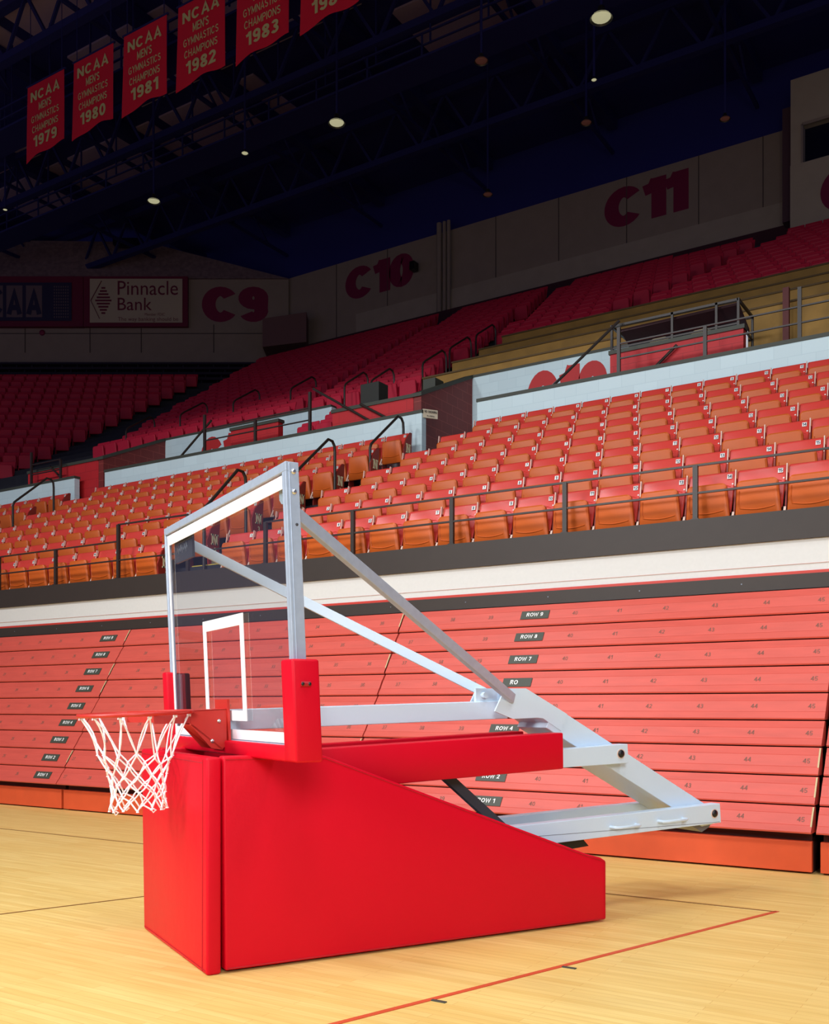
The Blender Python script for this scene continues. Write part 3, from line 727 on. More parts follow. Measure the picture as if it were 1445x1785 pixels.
t = empty('writing_desk', (-2.2, 15.3, H + 4.30)); tag(t, 'dark wooden desk on the platform right of the press box', 'desk')
a = MB(); a.box(-.35, .35, -.2, .2, .55, .59); a.build('desk_top', OCHREC, t)
for i in (-.32, .32):
    for j in (-.17, .17):
        a = MB(); a.box(i - .02, i + .02, j - .02, j + .02, 0, .55); a.build('leg', DARKST, t)
for i, (x, hh) in enumerate(((-3.40, .24), (-3.28, .16), (-3.02, .13), (-2.55, .2))):
    a = MB(); a.cyl((x, 14.6, H + 4.30), (0, 0, 1), .022, hh, 10)
    tag(a.build('paper_cup', TAPE, smooth=True), 'slim white cup on the platform right of the press box, %s from the left' % ORD(i + 1), 'cup', 'white cups on the platform')
bent_rail(-2.45, 14.6, 15.5, H + 4.30, H + 4.6, 1.5, 'bent grey tube stair rail at the right edge beside the tall rail post')
bent_rail(-2.0, 14.5, 15.6, H + 4.30, H + 4.9, 1.2, 'second bent tube stair rail cut by the right edge')

# ------------------------------------------------------------------ ochre risers
for k, (y, zt) in enumerate(((16.2, 6.30), (17.3, 6.92), (18.4, 7.51), (19.45, 8.11))):
    x0 = -10.25
    ynext = (17.3, 18.4, 19.45, 19.9)[k]
    a = MB(); a.box(x0, XR, y, ynext, H + zt - 1.2, H + zt - .03); o = a.build('ochre_riser', OCHRE)
    tag(o, 'ochre brown riser step behind the C12 wall, %s tier' % ('lowest', 'second', 'third', 'topmost')[k], 'riser', 'ochre riser tiers')
    c = MB(); c.box(x0 - .01, XR, y - .02, ynext, H + zt - .03, H + zt); c.build('cap', OCHREC, o)
t = MB(); t.box(-9.62, -9.36, 15.2, 15.5, H + 5.55, H + 5.88); t.box(-9.52, -9.46, 15.32, 15.38, H + 3.9, H + 5.55); tag(t.build('speaker_box', CAPM, bevel=.01), 'small dark box above the maroon wall beside the lowest riser', 'box')
t = MB(); t.box(-11.0, -9.6, 14.45, 15.1, H + 5.25, H + 5.36); t.prism([(-9.6, 14.45, H + 5.36), (-9.6, 15.1, H + 5.36), (-9.6, 15.1, H + 5.55)], (-.4, 0, 0)); tag(t.build('ledge_cover', CAPM), 'dark flat cover on top of the red wall by the ochre risers', 'cover')
t = MB(); t.box(-10.5, -10.1, 14.5, 14.8, H + 5.36, H + 5.75); tag(t.build('equipment_box', mat('dark_green_box', (44, 46, 42), .7), bevel=.01), 'dark square box on the red wall top left of the ochre risers', 'box')

# upper-deck handrails (bent tubes), placed where the aisles rise
for i, (x, y, L, lb) in enumerate(((-10.45, 16.5, .9, 'beside the lowest ochre riser'), (-10.55, 17.7, .9, 'beside the second ochre riser'), (-10.6, 18.9, .9, 'beside the topmost ochre riser'),
                        (-11.9, 15.9, .8, 'above the red wall, left of the dark box'), (-11.05, 15.6, .8, 'behind the dark box on the red wall'),
                        (-14.2, 17.0, .9, 'above the middle of the C1 wall'), (-15.9, 17.0, .9, 'above the left part of the C1 wall'), (-17.4, 16.8, .9, 'above the maroon wall at left'),
                        (-18.8, 16.4, .9, 'in the dark left corner stand'))):
    z0 = H - 3.28 + .55 * y
    bent_rail(x, y, y + L, z0 + .1, z0 + .1 + .5 * L, .85, 'bent dark handrail in the upper deck, ' + lb, r=.02)

# ------------------------------------------------------------------ upper walls
W = MB(); W.box(-26.0, XR + 6, 31, 31.3, H + 12.5, 18.42)
uw = W.build('wall_side', UWALL, kind='structure')
a = MB(); a.box(-22.6, XR + 6, 30.93, 31, 15.2, 16.25); a.build('wall_band', UWALL2, parent=uw)
a = MB(); a.box(-26.0, XR + 6, 30.6, 31, 14.9, 15.40); a.build('wall_foot', mat('wall_foot_dark', (64, 22, 34), .8), parent=uw)
a = MB()
for x in (-23.6, -21.2, -16.6, -14.2, -11.8, -9.45, -7.5): a.box(x, x + .025, 30.985, 31, 15.4, 18.42)
a.build('panel_joints', JOINT, parent=uw)
def wall_text(txt, x0, x1, z0, z1, y, lb):
    a = MB(); put_text(a, txt, ((x0 + x1) / 2, y, (z0 + z1) / 2), (1, 0, 0), (0, 0, 1), z1 - z0, width=x1 - x0, mi=0, bold=.05, off=.012); a.build('section_lettering', MAROON, parent=uw)
wall_text('C10', -23.15, -20.0, 16.85, 18.1, 31, '')
wall_text('C11', -12.55, -9.75, 16.85, 18.15, 31, '')
for i, x in enumerate((-18.82, -18.6, -18.42)):
    a = MB(); a.cyl((x, 30.85, 15.3), (0, 0, 1), .07 if i else .1, 3.4, 10); tag(a.build('wall_pipe', UWALL, smooth=True), 'vertical pipe on the upper wall between C10 and C11, %s of three' % ('leftmost', 'middle', 'rightmost')[i], 'pipe', 'pipes on the upper wall')
t = MB(); t.box(-19.95, -19.75, 30.6, 30.9, 17.2, 17.5); tag(t.build('wall_speaker', BLACKR), 'tiny dark speaker beside the C10 lettering', 'speaker')
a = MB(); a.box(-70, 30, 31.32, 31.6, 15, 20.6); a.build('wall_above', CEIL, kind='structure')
# projecting block at right with dark window
blk = MB(); blk.prism([(-6.38, 0, H + 12.9), (8, 0, H + 12.9), (8, 0, 16.52), (-6.38, 0, 16.52)], (0, 1.6, 0)); blk.box(-6.38, -6.05, 0.05, 1.6, 16.52, 17.62); blk.box(-6.38, 8, .05, 1.6, 17.62, 18.97)
blk = blk.build('wall_right_block', mat('pale_block_panel', (176, 160, 138), .8, noise=.04, scale=2), kind='structure', loc=(0, 29.5, 0))
a = MB(); a.box(-6.05, 8, .35, .4, 16.52, 17.62); a.build('window_1', BLACKW, parent=blk)
a = MB(); a.box(-6.07, 8, .02, .08, 17.58, 17.66); a.box(-6.1, -6.04, .02, .08, 16.5, 17.62); a.build('window_frame', UWALL, parent=blk)
a = MB(); put_text(a, 'C', (-4.95, 0, 15.5), (1, 0, 0), (0, 0, 1), 1.3, width=1.25, mi=0, bold=.05, off=.012); a.build('section_lettering', MAROON, parent=blk)
a = MB(); a.box(-6.75, -6.45, 30.2, 30.9, 15.3, 18.6); tag(a.build('wall_duct', mat('dim_maroon_duct', (84, 56, 66), .8)), 'dim vertical duct beside the right wall block', 'duct')

# end wall, square to the camera
we = empty('wall_end', (0, 0, 0), AL); we['kind'] = 'structure'
a = MB(); a.prism([(-19, 40, 14.0), (-5.04, 40, 14.0), (-5.04, 40, 18.33), (-19, 40, 18.33)], (0, .3, 0)); a.build('end_wall_panel', UWALL, parent=we)
a = MB(); a.prism([(-19, 39.9, 18.33), (-5.04, 39.9, 18.33), (-10.85, 40.6, 20.1), (-19, 40.6, 20.22)], (0, .25, 0)); a.build('end_wall_soffit', mat('speckled_tile', (128, 104, 108), .9, noise=.2, scale=6), parent=we)
a = MB()
for x in (-15.6, -13.0, -10.95, -8.05): a.box(x, x + .03, 39.98, 40, 15.4, 16.52)
a.box(-19, -5.1, 39.985, 40, 16.15, 16.18); a.build('panel_joints', JOINT, parent=we)
a = MB(); a.box(-12.05, -10.9, 39.9, 40.3, 19.72, 19.95); a.build('vent', BLACKW, parent=we)
a = MB(); put_text(a, 'C9', (-7.18, 40, 17.33), (1, 0, 0), (0, 0, 1), 1.42, width=2.66, mi=0, bold=.05, off=.012); a.build('section_lettering', MAROON, parent=we)
a = MB(); a.prism([(-5.9, 38.8, 15.2), (-4.2, 38.8, 15.4), (-4.2, 38.8, 16.55), (-5.9, 38.8, 16.3)], (0, 1.1, 0)); a.build('corner_enclosure', mat('dim_red_box', (118, 82, 82), .8), parent=we)
a = MB(); a.dome((-14.9, 40, 15.95 + .25), (0, -1, 0), .12, 12); a.build('wall_disc', MAROON, parent=we)
# bank sign
def E(x, y, z): return (x * CA - y * SA, x * SA + y * CA, z)
bs = empty('bank_sign', E(-11.08, 39.8, 17.39), AL); tag(bs, 'pale bank sign with red border and diamond emblem on the far end wall', 'sign')
a = MB(); a.box(-2.1, 2.05, 0, .15, -1.02, .98); a.build('border', SIGNR, bs)
a = MB(); a.box(-1.84, 1.84, -.03, 0, -.87, .87, 0)
put_text(a, 'Pinnacle', (.47, -.03, .50), (1, 0, 0), (0, 0, 1), .56, width=2.4, mi=1, bold=.0, off=.01)
put_text(a, 'Bank', (-.05, -.03, -.14), (1, 0, 0), (0, 0, 1), .50, width=1.36, mi=1, bold=.0, off=.01)
put_text(a, 'Member FDIC', (.75, -.03, -.55), (1, 0, 0), (0, 0, 1), .11, width=.8, mi=1, bold=.0, off=.01)
put_text(a, 'The way banking should be', (.48, -.03, -.76), (1, .0, 0), (0, 0, 1), .2, width=2.4, mi=1, bold=-.005, off=.01)
a.build('sign_face', [SIGNW, SIGNR], bs)
a = MB(); a.beam((-1.80, -.04, .0), (-1.37, -.04, .78), .02, .04, up=(0, 1, 0)); a.beam((-1.80, -.04, 0), (-1.45, -.04, -.72), .02, .04, up=(0, 1, 0))
for i in range(9):
    zz = .5 - i * .125; wd = .32 * (1 - abs(zz) / .66)
    a.box(-1.3 - wd, -1.3 + wd, -.045, -.03, zz - .03 - .0, zz + .035)
a.build('emblem', SIGNR, bs)
sb = empty('scoreboard', E(-15.4, 39.8, 17.39), AL); tag(sb, 'dark dot-matrix scoreboard showing CAA, left of the bank sign', 'scoreboard')
a = MB(); a.box(-3.2, 2.2, 0, .2, -1.02, .98); a.build('housing', SIGNR, sb)
a = MB(); a.box(-3.1, 1.75, -.03, 0, -.80, .72, 0)
for nrow in range(11):
    for nc in range(7): a.box(1.05 + nc * .09, 1.09 + nc * .09, -.04, -.03, -.68 + nrow * .12, -.62 + nrow * .12, 1)
a.build('display', [SCORE, SCORE2], sb)
a = MB()
for i, ch in enumerate('CAA'): 
    a.box(-1.30 + i * .78 - .32, -1.30 + i * .78 + .32, -.036, -.03, -.66, .60, 1)
    put_text(a, ch, (-1.30 + i * .78, -.04, -.03), (1, 0, 0), (0, 0, 1), 1.1, width=.62, mi=0, bold=.04, off=.01)
a.build('display_letters', [SCORE, SCORE2], sb)

# ------------------------------------------------------------------ ceiling, trusses
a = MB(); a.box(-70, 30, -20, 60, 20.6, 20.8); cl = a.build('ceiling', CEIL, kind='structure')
a = MB()
for i in range(8):
    for j in range(6):
        if (i + j * 3) % 5 == 2: continue
        x = -34 + i * 4.6; y = 12.2 + j * 3.6
        if y > 18 and x > -13: continue
        if y > 26: continue
        a.box(x, x + 4.1, y, y + 2.9, 20.54, 20.6)
a.build('ceiling_panels', CEILP, parent=cl)
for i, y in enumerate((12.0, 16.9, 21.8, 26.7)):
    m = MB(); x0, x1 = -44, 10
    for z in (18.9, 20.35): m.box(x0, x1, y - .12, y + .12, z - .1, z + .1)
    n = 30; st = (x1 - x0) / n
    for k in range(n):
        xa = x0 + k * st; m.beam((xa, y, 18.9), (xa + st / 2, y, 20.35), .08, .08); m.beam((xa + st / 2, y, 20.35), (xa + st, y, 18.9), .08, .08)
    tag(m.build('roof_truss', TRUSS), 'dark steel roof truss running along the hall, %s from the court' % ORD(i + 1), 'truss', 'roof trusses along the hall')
for i in range(12):
    x = -40 + i * 4.6; m = MB(); m.box(x, x + .3, 8, 31, 20.1, 20.5); m.box(x + .1, x + .2, 8, 31, 19.3, 19.4)
    for k in range(12): m.beam((x + .15, 8 + k * 1.9, 20.2), (x + .15, 8.95 + k * 1.9, 19.35), .06, .06)
    tag(m.build('roof_beam', TRUSS), 'dark cross beam under the roof deck, %s from the left' % ORD(i + 1), 'beam', 'roof cross beams')
# catwalk rails
for i, y in enumerate((17.6, 21.4)):
    m = MB(); m.box(-34, 6, y, y + .9, 17.7, 17.76); m.box(-34, 6, y, y + .05, 18.3, 18.34); m.box(-34, 6, y, y + .05, 18.0, 18.03)
    for k in range(24): m.box(-34 + k * 1.7, -33.96 + k * 1.7, y, y + .04, 17.76, 18.32); m.box(-34 + k * 1.7, -33.96 + k * 1.7, y + .4, y + .44, 18.3, 20.4)
    tag(m.build('catwalk', TRUSS), 'dark catwalk with rails hung below the roof, %s one' % ('nearer', 'farther')[i], 'catwalk')

# hanging lamps
def lamp(x, y, z, r, label, glow):
    t = empty('pendant_lamp', (x, y, z)); tag(t, label, 'lamp', 'pendant lamps under the roof')
    m = MB(); prof = [(.18, 1.15), (.30, 1.0), (.34, .75), (.62, .35), (.98, .05), (1.0, 0)]
    vs = []; n = 16
    for a_, b_ in prof:
        for k in range(n): vs.append((a_ * r * math.cos(2 * PI * k / n), a_ * r * math.sin(2 * PI * k / n), b_ * r))
    fs = [(j * n + k, j * n + (k + 1) % n, (j + 1) * n + (k + 1) % n, (j + 1) * n + k) for j in range(len(prof) - 1) for k in range(n)]
    m.add(vs, fs); m.build('lamp_shade', LAMPM, t, smooth=True)
    m = MB(); m.dome((0, 0, .18 * r), (0, 0, -1), .86 * r, 16, flat=.30); m.build('lamp_lens', GLOW if glow else DIMGLOW, t, smooth=True)
    m = MB(); m.cyl((0, 0, 1.15 * r), (0, 0, 1), .03, 20.5 - z - 1.15 * r, 6); m.build('hanging_rod', TRUSS, t)
lamp(-8.39, 20.54, 16.25, .25, 'brightest bell-shaped pendant lamp, top right of centre', True)
lamp(-15.63, 20.55, 16.25, .22, 'bright pendant lamp below the 1983 banner', True)
lamp(-22.62, 20.78, 16.25, .20, 'bright pendant lamp at left, above the C9 wall', True)
lamp(-18.57, 20.31, 16.25, .10, 'small pendant lamp right of the 1981 banner, lower down', True)
lamp(-9.36, 22.46, 16.25, .07, 'tiny pendant lamp spark below the brightest lamp', True)
lamp(-11.37, 20.53, 16.35, .17, 'dim reddish pendant lamp in the upper middle', False)
lamp(-10.22, 24.01, 16.25, .15, 'dim pendant lamp two steps below the brightest lamp', False)
lamp(-7.17, 25.77, 16.25, .14, 'dim pendant lamp above the C11 lettering', False)
lamp(-14.08, 25.81, 16.25, .15, 'dim pendant lamp above the pipes on the upper wall', False)
lamp(-26.77, 18.69, 16.25, .07, 'tiny pendant lamp at the left edge of the photo', True)

# ------------------------------------------------------------------ banners
YRS = ['1979', '1980', '1981', '1982', '1983', '1984']
for i, yr in enumerate(YRS):
    x0 = -22.68 + 1.845 * i; wd = 1.46; zt, zb = 17.43, 15.62; y = 16.5
    m = MB(); nx, nz = 14, 12; vs = []
    ran = random.Random(i * 5 + 2)
    ph = ran.random() * 6
    for side in (0, 1):
        for r in range(nz + 1):
            for c in range(nx + 1):
                u = c / nx; v = r / nz
                bot = zb - .15 * (1 - u) ** 3 + .05 * math.sin(u * 9 + ph) * (.3 + .7 * u)
                x = x0 + u * wd - .07 * v * (1 - u) ; z = zt + (bot - zt) * v
                yy = y + .012 * math.sin(u * 8 + ph + v * 2) * v + side * .008
                vs.append((x, yy, z))
    N1 = (nx + 1) * (nz + 1); fs = []
    for r in range(nz):
        for c in range(nx):
            q = r * (nx + 1) + c; fs.append((q, q + 1, q + nx + 2, q + nx + 1)); fs.append((N1 + q, N1 + q + nx + 1, N1 + q + nx + 2, N1 + q + 1))
    for c in range(nx):
        fs.append((c, N1 + c, N1 + c + 1, c + 1)); q = nz * (nx + 1) + c; fs.append((q, q + 1, N1 + q + 1, N1 + q))
    for r in range(nz):
        q = r * (nx + 1); fs.append((q, q + nx + 1, N1 + q + nx + 1, N1 + q)); q += nx; fs.append((q, N1 + q, N1 + q + nx + 1, q + nx + 1))
    m.add(vs, fs)
    bx = x0 + wd / 2
    for (tx, zc, hh, ww, bd) in (('NCAA', 17.12, .30, 1.16, .025), ("MEN'S", 16.79, .20, .50, .015), ('GYMNASTICS', 16.52, .20, 1.1, .01), ('CHAMPIONS', 16.25, .20, 1.04, .01), (yr, 15.92, .30, .94, .028)):
        put_text(m, tx, (bx, y - .012, zc), (1, 0, 0), (0, 0, 1), hh, width=ww, mi=1, bold=bd, off=.006)
    o = m.build('championship_banner', [BANNER, KHAKI], smooth=True)
    tag(o, 'red hanging gymnastics banner, %s' % (('marked %s' % yr) if i < 5 else 'rightmost, mostly cut off by the top edge'), 'banner', 'championship banners')
    m = MB(); m.box(x0 - .05, x0 + wd + .05, y - .015, y + .03, zt - .01, zt + .03)
    for xx in (x0 + .1, x0 + wd - .1): m.box(xx, xx + .015, y, y + .015, zt, 20.5)
    m.build('hanging_bar', TRUSS, parent=o)

# ------------------------------------------------------------------ portable basketball goal (local x = away from the hoop, y = across, z = up)
G = empty('basketball_goal', (-3.31337, 3.3646, 0), math.radians(29.5) + AL)
tag(G, 'portable basketball goal with red padded base and white steel arms, folded low', 'basketball goal')
def gp(poly, a0, a1): return [(b, a0, z) for b, z in poly], (0, a1 - a0, 0)
# base
SIDE = [(.09, .012), (2.385, .012), (2.385, .352), (2.345, .375), (2.236, .405), (.60, 1.006), (.56, 1.016), (.078, 1.016)]
m = MB(); m.prism([(b, .0, z) for b, z in SIDE], (0, .07, 0)); sp = m.build('side_pad', VINYL, G, bevel=.012, segs=3, smooth=True)
m = MB(); m.tube([(b, -.001, z) for b, z in ((.10, .022), (2.372, .022), (2.372, .35), (2.23, .393), (.60, .992), (.09, 1.0))], .0022, 5); m.build('stitching', SEAM, sp)
m = MB(); m.prism([(b, 1.07, z) for b, z in SIDE], (0, .07, 0)); m.build('side_pad', VINYL, G, bevel=.012, segs=3, smooth=True)
m = MB(); m.prism([(0.0, .0, .0), (0.0, 1.13, .0), (0.0, 1.19, 1.01), (0.0, .0, 1.012)], (.072, 0, 0)); fp = m.build('front_pad', VINYL, G, bevel=.014, segs=3, smooth=True)
m = MB(); m.tube([(-.001, .062, .01), (-.001, .055, 1.0)], .0022, 5); m.tube([(-.001, .06, .985), (-.001, 1.17, .985)], .0022, 5); m.tube([(-.001, .02, .02), (-.001, 1.11, .02)], .0022, 5); m.build('stitching', SEAM, fp)
m = MB(); m.box(2.33, 2.385, .07, 1.07, .012, .35); m.build('rear_pad', VINYL, G, bevel=.012)
m = MB(); m.prism([(b, .075, z) for b, z in ((.10, .03), (2.32, .03), (2.32, .30), (2.2, .34), (.6, .93), (.10, .93))], (0, .99, 0)); m.build('base_frame', DARKST, G)
m = MB()
for b in (.3, 2.1):
    for a_ in (.25, .9): m.cyl((b, a_ - .03, .035), (0, 1, 0), .034, .05, 14)
m.build('caster_wheel', BLACKR, G)
# backboard
TL = .0435
def B(a, z, dd): return (.19 + TL * (2.30 - z) + dd, a, z)
def bbox(m, a0, a1, z0, z1, d0, d1, mi=0):
    vs = [B(a, z, dd) for dd in (d0, d1) for a in (a0, a1) for z in (z0, z1)]
    m.add(vs, [(0, 1, 3, 2), (4, 6, 7, 5), (0, 4, 5, 1), (2, 3, 7, 6), (0, 2, 6, 4), (1, 5, 7, 3)], mi)
A0, A1, Z0, Z1 = -.49, 1.408, 1.035, 2.303
m = MB()
bbox(m, A0, A1, Z1 - .04, Z1, .0, .062); bbox(m, A0, A1, Z0, Z0 + .045, .0, .062)
bbox(m, A0, A0 + .032, Z0 + .045, Z1 - .04, 0, .062); bbox(m, A1 - .022, A1, Z0 + .045, Z1 - .04, 0, .034)
bbox(m, A0 + .032, A0 + .045, Z0 + .045, Z1 - .04, .0, .012); bbox(m, A0 - .004, A0, Z0 + .1, Z1 - .004, .014, .020)
bb = m.build('backboard_frame', ALU, G, bevel=.002, segs=1)
m = MB(); bbox(m, A0 + .034, A1 - .028, Z0 + .047, Z1 - .042, .014, .026); m.build('glass_pane', GLASS, bb)
m = MB()
ia, ib, iz0, iz1 = A0 + .046, A1 - .028, Z0 + .05, Z1 - .048
bbox(m, ia, ib, iz1 - .058, iz1, .0095, .0135); bbox(m, ia, ib, iz0, iz0 + .048, .0095, .0135)
bbox(m, ia, ia + .02, iz0 + .048, iz1 - .058, .0095, .0135); bbox(m, ib - .03, ib, iz0 + .048, iz1 - .058, .0095, .0135)
m.build('border_tape', TAPE, bb)
m = MB(); q0, q1, s0, s1 = .145, .775, 1.177, 1.705
bbox(m, q0, q1, s1 - .056, s1, .0095, .0135); bbox(m, q0, q1, s0, s0 + .052, .0095, .0135)
bbox(m, q0, q0 + .05, s0 + .052, s1 - .056, .0095, .0135); bbox(m, q1 - .05, q1, s0 + .052, s1 - .056, .0095, .0135)
m.build('target_square', TAPE, bb)
for z in (2.262, 2.175):
    m = MB(); p = Vector(B(A0, z, .036)); m.dome(p, (0, -1, 0), .013, 12); m.build('corner_bolt', CHROME, bb, smooth=True)
m = MB(); m.dome(B(A0, 2.035, .043), (0, -1, 0), .007, 10); m.build('corner_bolt', DARKST, bb, smooth=True)
# padding round the lower edge
m = MB(); P0, P1 = -.553, 1.47
bbox(m, P0, P0 + .133, 1.008, 1.452, -.032, .095)
pd = m.build('near_corner_pad', VINYL, G, bevel=.012, segs=3, smooth=True)
m = MB(); bbox(m, P0 + .12, P1 - .1, 1.006, 1.078, -.030, .092); m.build('bottom_pad', VINYL, G, bevel=.012, segs=3, smooth=True)
m = MB(); bbox(m, P1 - .09, P1, 1.008, 1.452, -.032, .025); m.build('far_corner_pad', VINYL, G, bevel=.012, segs=3, smooth=True)
m = MB(); bbox(m, P1 - .085, P1 - .005, 1.008, 1.448, .027, .115); m.build('pad_backing', mat('dark_maroon_backing', (70, 26, 34), .5), G, bevel=.01, segs=2, smooth=True)
m = MB(); bbox(m, P1 - .091, P1 - .087, 1.02, 1.44, .03, .062); m.build('pad_channel', GREYST, G)
m = MB(); yv = P0
c = Vector(B(P0 - .001, 1.345, .025)); m.tube([c + Vector((-.022, 0, 0)), c + Vector((.022, 0, 0))], .013, 10); m.build('bolt_recess', SEAM, pd, smooth=True)
for s_ in (-1, 1):
    m = MB(); m.dome(Vector(B(P0 - .012, 1.345, .025)) + Vector((s_ * .016, 0, 0)), (0, -1, 0), .008, 10); m.build('pad_bolt', BLACKR, pd, smooth=True)
# corner brackets
m = MB(); bbox(m, 1.0, 1.34, 2.09, 2.24, .04, .055)
m2 = m.build('corner_bracket', DARKST, G)
m = MB()
for i in range(6):
    aa = 1.27 - i * .035; p = [B(aa + .012, 2.145 - (i % 2) * .01, .036), B(aa, 2.175 + (i % 3) * .006, .036), B(aa - .012, 2.15, .036), B(aa - .02, 2.165, .036)]
    m.tube(p, .0016, 4)
m.build('script_lettering', GREYST, m2)
m = MB(); m.prism([B(-.445, 2.255, .03), B(-.33, 2.255, .03), B(-.335, 2.165, .03), B(-.355, 2.145, .03), B(-.385, 2.14, .03), B(-.445, 2.18, .03)], (.012, 0, 0)); m.build('corner_bracket', mat('pale_blue_steel', (176, 200, 214), .4), G)
# braces
BR = mat('pale_blue_steel', (176, 200, 214))
m = MB(); m.beam((.262, -.42, 2.10), (1.925, .29, 1.295), .034, .055); m.build('brace_tube', ALU, G, bevel=.003)
m = MB(); m.beam((.285, 1.31, 2.225), (1.97, .60, 1.318), .034, .058); m.build('brace_tube', STEEL, G, bevel=.003)
m = MB(); m.box(1.90, 2.0, .55, .62, 1.24, 1.34); m.cyl((1.915, .54, 1.325), (0, -1, 0), .016, .02, 10); m.build('brace_lug', STEEL, G, bevel=.004)
m = MB(); m.cyl((1.80, .41, 1.315), (0, -1, 0), .018, .03, 12); m.box(1.75, 1.9, .41, .43, 1.27, 1.355); m.build('pivot_lug', STEEL, G)
# boom
m = MB(); m.prism([(.245, .40, 1.126), (1.97, .40, 1.176), (1.97, .40, 1.283), (.245, .40, 1.233)], (0, .12, 0)); m.build('boom_tube', STEEL, G, bevel=.004)
# head plate + diagonal arm
HP = [(1.806, 1.22), (1.879, 1.353), (2.026, 1.355), (2.331, 1.202), (2.284, 1.102), (2.15, 1.178), (2.109, 1.182), (1.931, 1.176)]
m = MB(); m.prism([(b, .295, z) for b, z in HP], (0, .012, 0)); m.prism([(b, .60, z) for b, z in HP], (0, .012, 0)); m.prism([(b, .307, z) for b, z in HP[2:7]], (0, .293, 0)); m.build('head_plate', STEEL, G)
dx, dz = .887, -.4616; nx_, nz_ = -.4616, -.887
def dg(t, s): return (2.26 + dx * t - .4616 * s * 1.0, 1.239 + dz * t - .887 * s)
poly = [dg(-.02, .0), dg(1.47, .0), dg(1.50, .09), dg(1.42, .143), dg(-.02, .143)]
m = MB(); m.prism([(b, .30, z) for b, z in poly], (0, .30, 0)); m.build('main_arm', STEEL, G, bevel=.004)
# parallel tubes
for a_ in (.22, .60):
    m = MB(); m.prism([(b, a_, z) for b, z in ((.5, .84), (2.749, .899), (2.741, 1.017), (.5, .925))], (0, .078, 0)); m.build('upper_link_tube', STEEL, G, bevel=.003)
    m = MB(); m.prism([(b, a_, z) for b, z in ((1.55, .421), (3.542, .486), (3.532, .612), (1.55, .547))], (0, .078, 0)); lk = m.build('lower_link_tube', STEEL, G, bevel=.003)
    if a_ < .3:
        for b0, b1, zz in ((2.603, 2.805, .516), (2.99, 3.20, .531)):
            m = MB(); m.tube([(b0, .222, zz - .004), (b0 + .005, .175, zz - .004), (b0 + .02, .165, zz - .004), (b1 - .02, .165, zz), (b1 - .005, .175, zz), (b1, .222, zz)], .0095, 8); m.build('grab_handle', STEEL, lk, smooth=True)
        m = MB(); m.box(1.56, 3.53, .2195, .2205, .49, .493); m.build('weld_seam', GREYST, lk)
pl = lambda b: 1.031 + .0407 * (b - .669)
pb_ = lambda b: .835 + .0416 * (b - 1.121)
for a_ in (.19, .585):
    m = MB(); m.prism([(b, a_, z) for b, z in ((.42, pb_(.42)), (2.223, pb_(2.223)), (2.219, pl(2.219)), (.42, pl(.42)))], (0, .125, 0)); m.build('arm_pad', VINYL, G, bevel=.008, segs=2, smooth=True)
for b, z in ((2.685, .958), (3.48, .549)):
    m = MB(); m.cyl((b, .222, z), (0, -1, 0), .030, .006, 18, 1); m.dome((b, .217, z), (0, -1, 0), .025, 16, 0); m.build('pivot_cap', [BLACKR, LIGHTMET], G, smooth=True)
m = MB(); m.prism([(b, .31, z) for b, z in ((3.36, .47), (3.46, .42), (3.53, .45), (3.55, .50), (3.50, .56))], (0, .28, 0)); m.build('arm_foot', GREYST, G)
m = MB(); m.beam((1.50, .36, .862), (1.98, .36, .47), .04, .055); m.build('gas_strut', DARKST, G)
m = MB(); m.prism([(b, .3, z) for b, z in ((2.0, .36), (2.50, .395), (2.44, .455), (2.0, .455))], (0, .3, 0)); m.build('counterweight', BLACKR, G)
# rim
RC, RA, RR = -.21, .46, .27
def rz(b): return 1.213 + TL * (b + .21)
m = MB(); m.tube([(RC + RR * math.cos(t), RA + RR * math.sin(t), rz(RC + RR * math.cos(t))) for t in [2 * PI * k / 48 for k in range(48)]], .0105, 10, closed=True)
rim = m.build('rim', RIMRED, G, smooth=True)
m = MB()
m.prism([(B(.36, 1.03, -.0)[0] - .012, .36, 1.03), (B(.36, 1.03, 0)[0] - .012, .56, 1.03), (B(0, 1.285, 0)[0] - .012, .56, 1.285), (B(0, 1.285, 0)[0] - .012, .36, 1.285)], (.012, 0, 0))
gus = [(.225, 1.235), (.225, 1.055), (.20, 1.03), (.145, 1.04), (.04, 1.155), (.03, 1.175), (.03, 1.228)]
for a_ in (.375, .535): m.prism([(b, a_, z) for b, z in gus], (0, .008, 0))
m.prism([(.03, .375, 1.222), (.23, .375, 1.232), (.23, .545, 1.232), (.03, .545, 1.222)], (0, 0, .006))
m.prism([(.20, .375, 1.03), (.20, .543, 1.03), (.04, .543, 1.155), (.04, .375, 1.155)], (.008, 0, .004))
for sg in (-1, 1):
    ac = RA - .085 * sg; 
    m.prism([(.04, ac, 1.165), (.04, ac, 1.228), (-.19, RA - .262 * sg, 1.224), (-.19, RA - .262 * sg, 1.166)], (0, .007 * sg, 0))
m.prism([(.04, .375, 1.22), (.04, .545, 1.22), (.055, .60, 1.22), (.015, .46 + .19, 1.22), (.04, .46, 1.22), (.015, .46 - .19, 1.22), (.055, .32, 1.22)], (0, 0, .008))
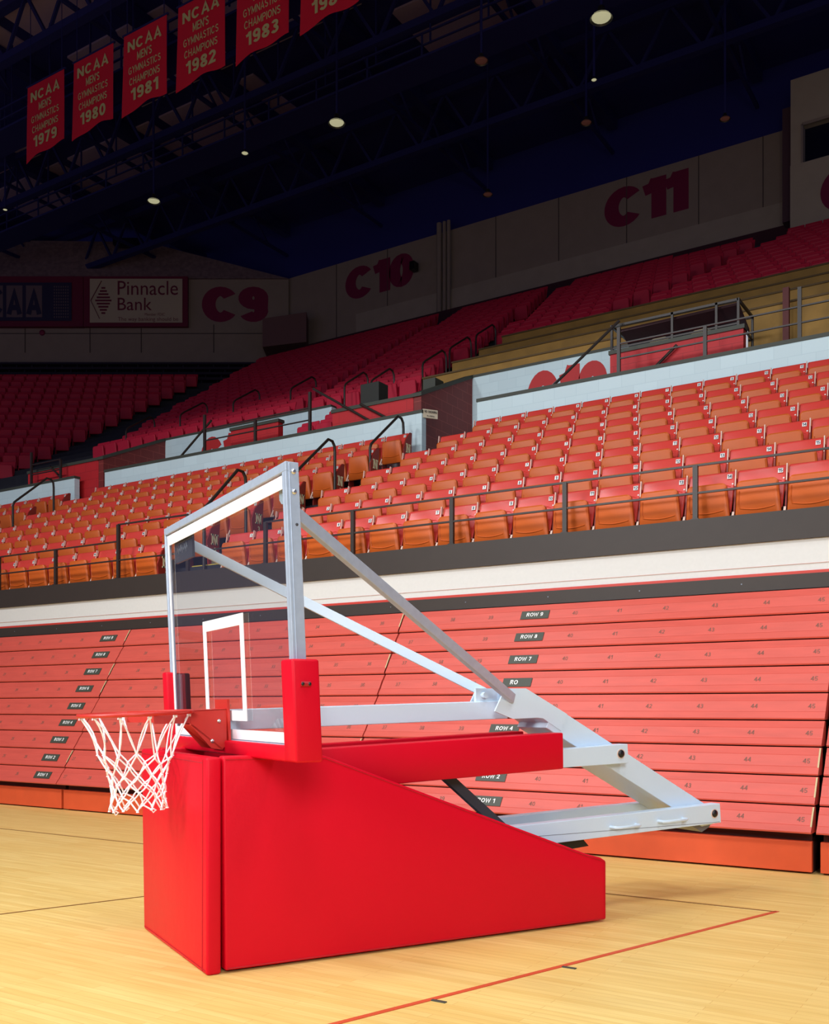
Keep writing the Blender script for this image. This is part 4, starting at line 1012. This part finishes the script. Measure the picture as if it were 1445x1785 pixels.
m.build('rim_bracket', RIMRED, rim, bevel=.0)
for b, z in ((.185, 1.175), (.15, 1.075)):
    m = MB(); m.dome((b, .374, z), (0, -1, 0), .011, 10); m.build('rim_bolt', CHROME, rim, smooth=True)
# net
m = MB(); rn = random.Random(3); N = 12
lev = [(-.012, .262), (-.205, .176), (-.258, .152), (-.305, .138), (-.348, .130), (-.390, .127), (-.430, .128), (-.468, .132)]
nodes = []
for li, (dz_, rr) in enumerate(lev):
    ring = []
    for k in range(N):
        an = 2 * PI * (k + (.5 if li % 2 else 0)) / N + rn.uniform(-.06, .06) * (li > 0)
        r2 = rr * (1 + rn.uniform(-.06, .06) * (li > 0)); b = RC + r2 * math.cos(an)
        ring.append(Vector((b + .012 * min(li, 4) / 4, RA + r2 * math.sin(an), rz(b) + dz_ + rn.uniform(-.012, .012) * (li > 0))))
    nodes.append(ring)
def strand(p, q, sag, r=.0042):
    pts = []; mid = Vector((rn.uniform(-1, 1), rn.uniform(-1, 1), 0)) * sag
    for i in range(6):
        t = i / 5; s = 4 * t * (1 - t); P = p.lerp(q, t) + mid * s
        P += (Vector((RC, RA, P.z)) - P) * (.05 * s if sag > .008 else .0)
        pts.append(P)
    m.tube(pts, r, 5)
for li in range(len(lev) - 1):
    for k in range(N):
        p = nodes[li][k]
        o2 = (k, k - 1) if li % 2 == 0 else (k, (k + 1) % N)
        for q in o2: strand(p, nodes[li + 1][q % N], .012 if li == 0 else .004)
for li in range(1, len(lev)):
    for p in nodes[li]: m.dome(p - Vector((0, 0, .004)), (0, 0, 1), .0075, 6, flat=1.1)
for k in range(N):
    p = nodes[0][k]; m.tube([p + Vector((.005, 0, -.01)), p + Vector((.009, .004, .004)), p + Vector((-.006, .0, .006)), p + Vector((-.008, 0, -.008))], .0045, 5)
    if k % 3 == 0:
        p = nodes[-1][k]; m.tube([p, p + Vector((.012, .01, -.016)), p + Vector((.022, .0, -.004)), p + Vector((.008, -.004, .004))], .004, 5)
m.build('net', ROPE, rim, smooth=True)
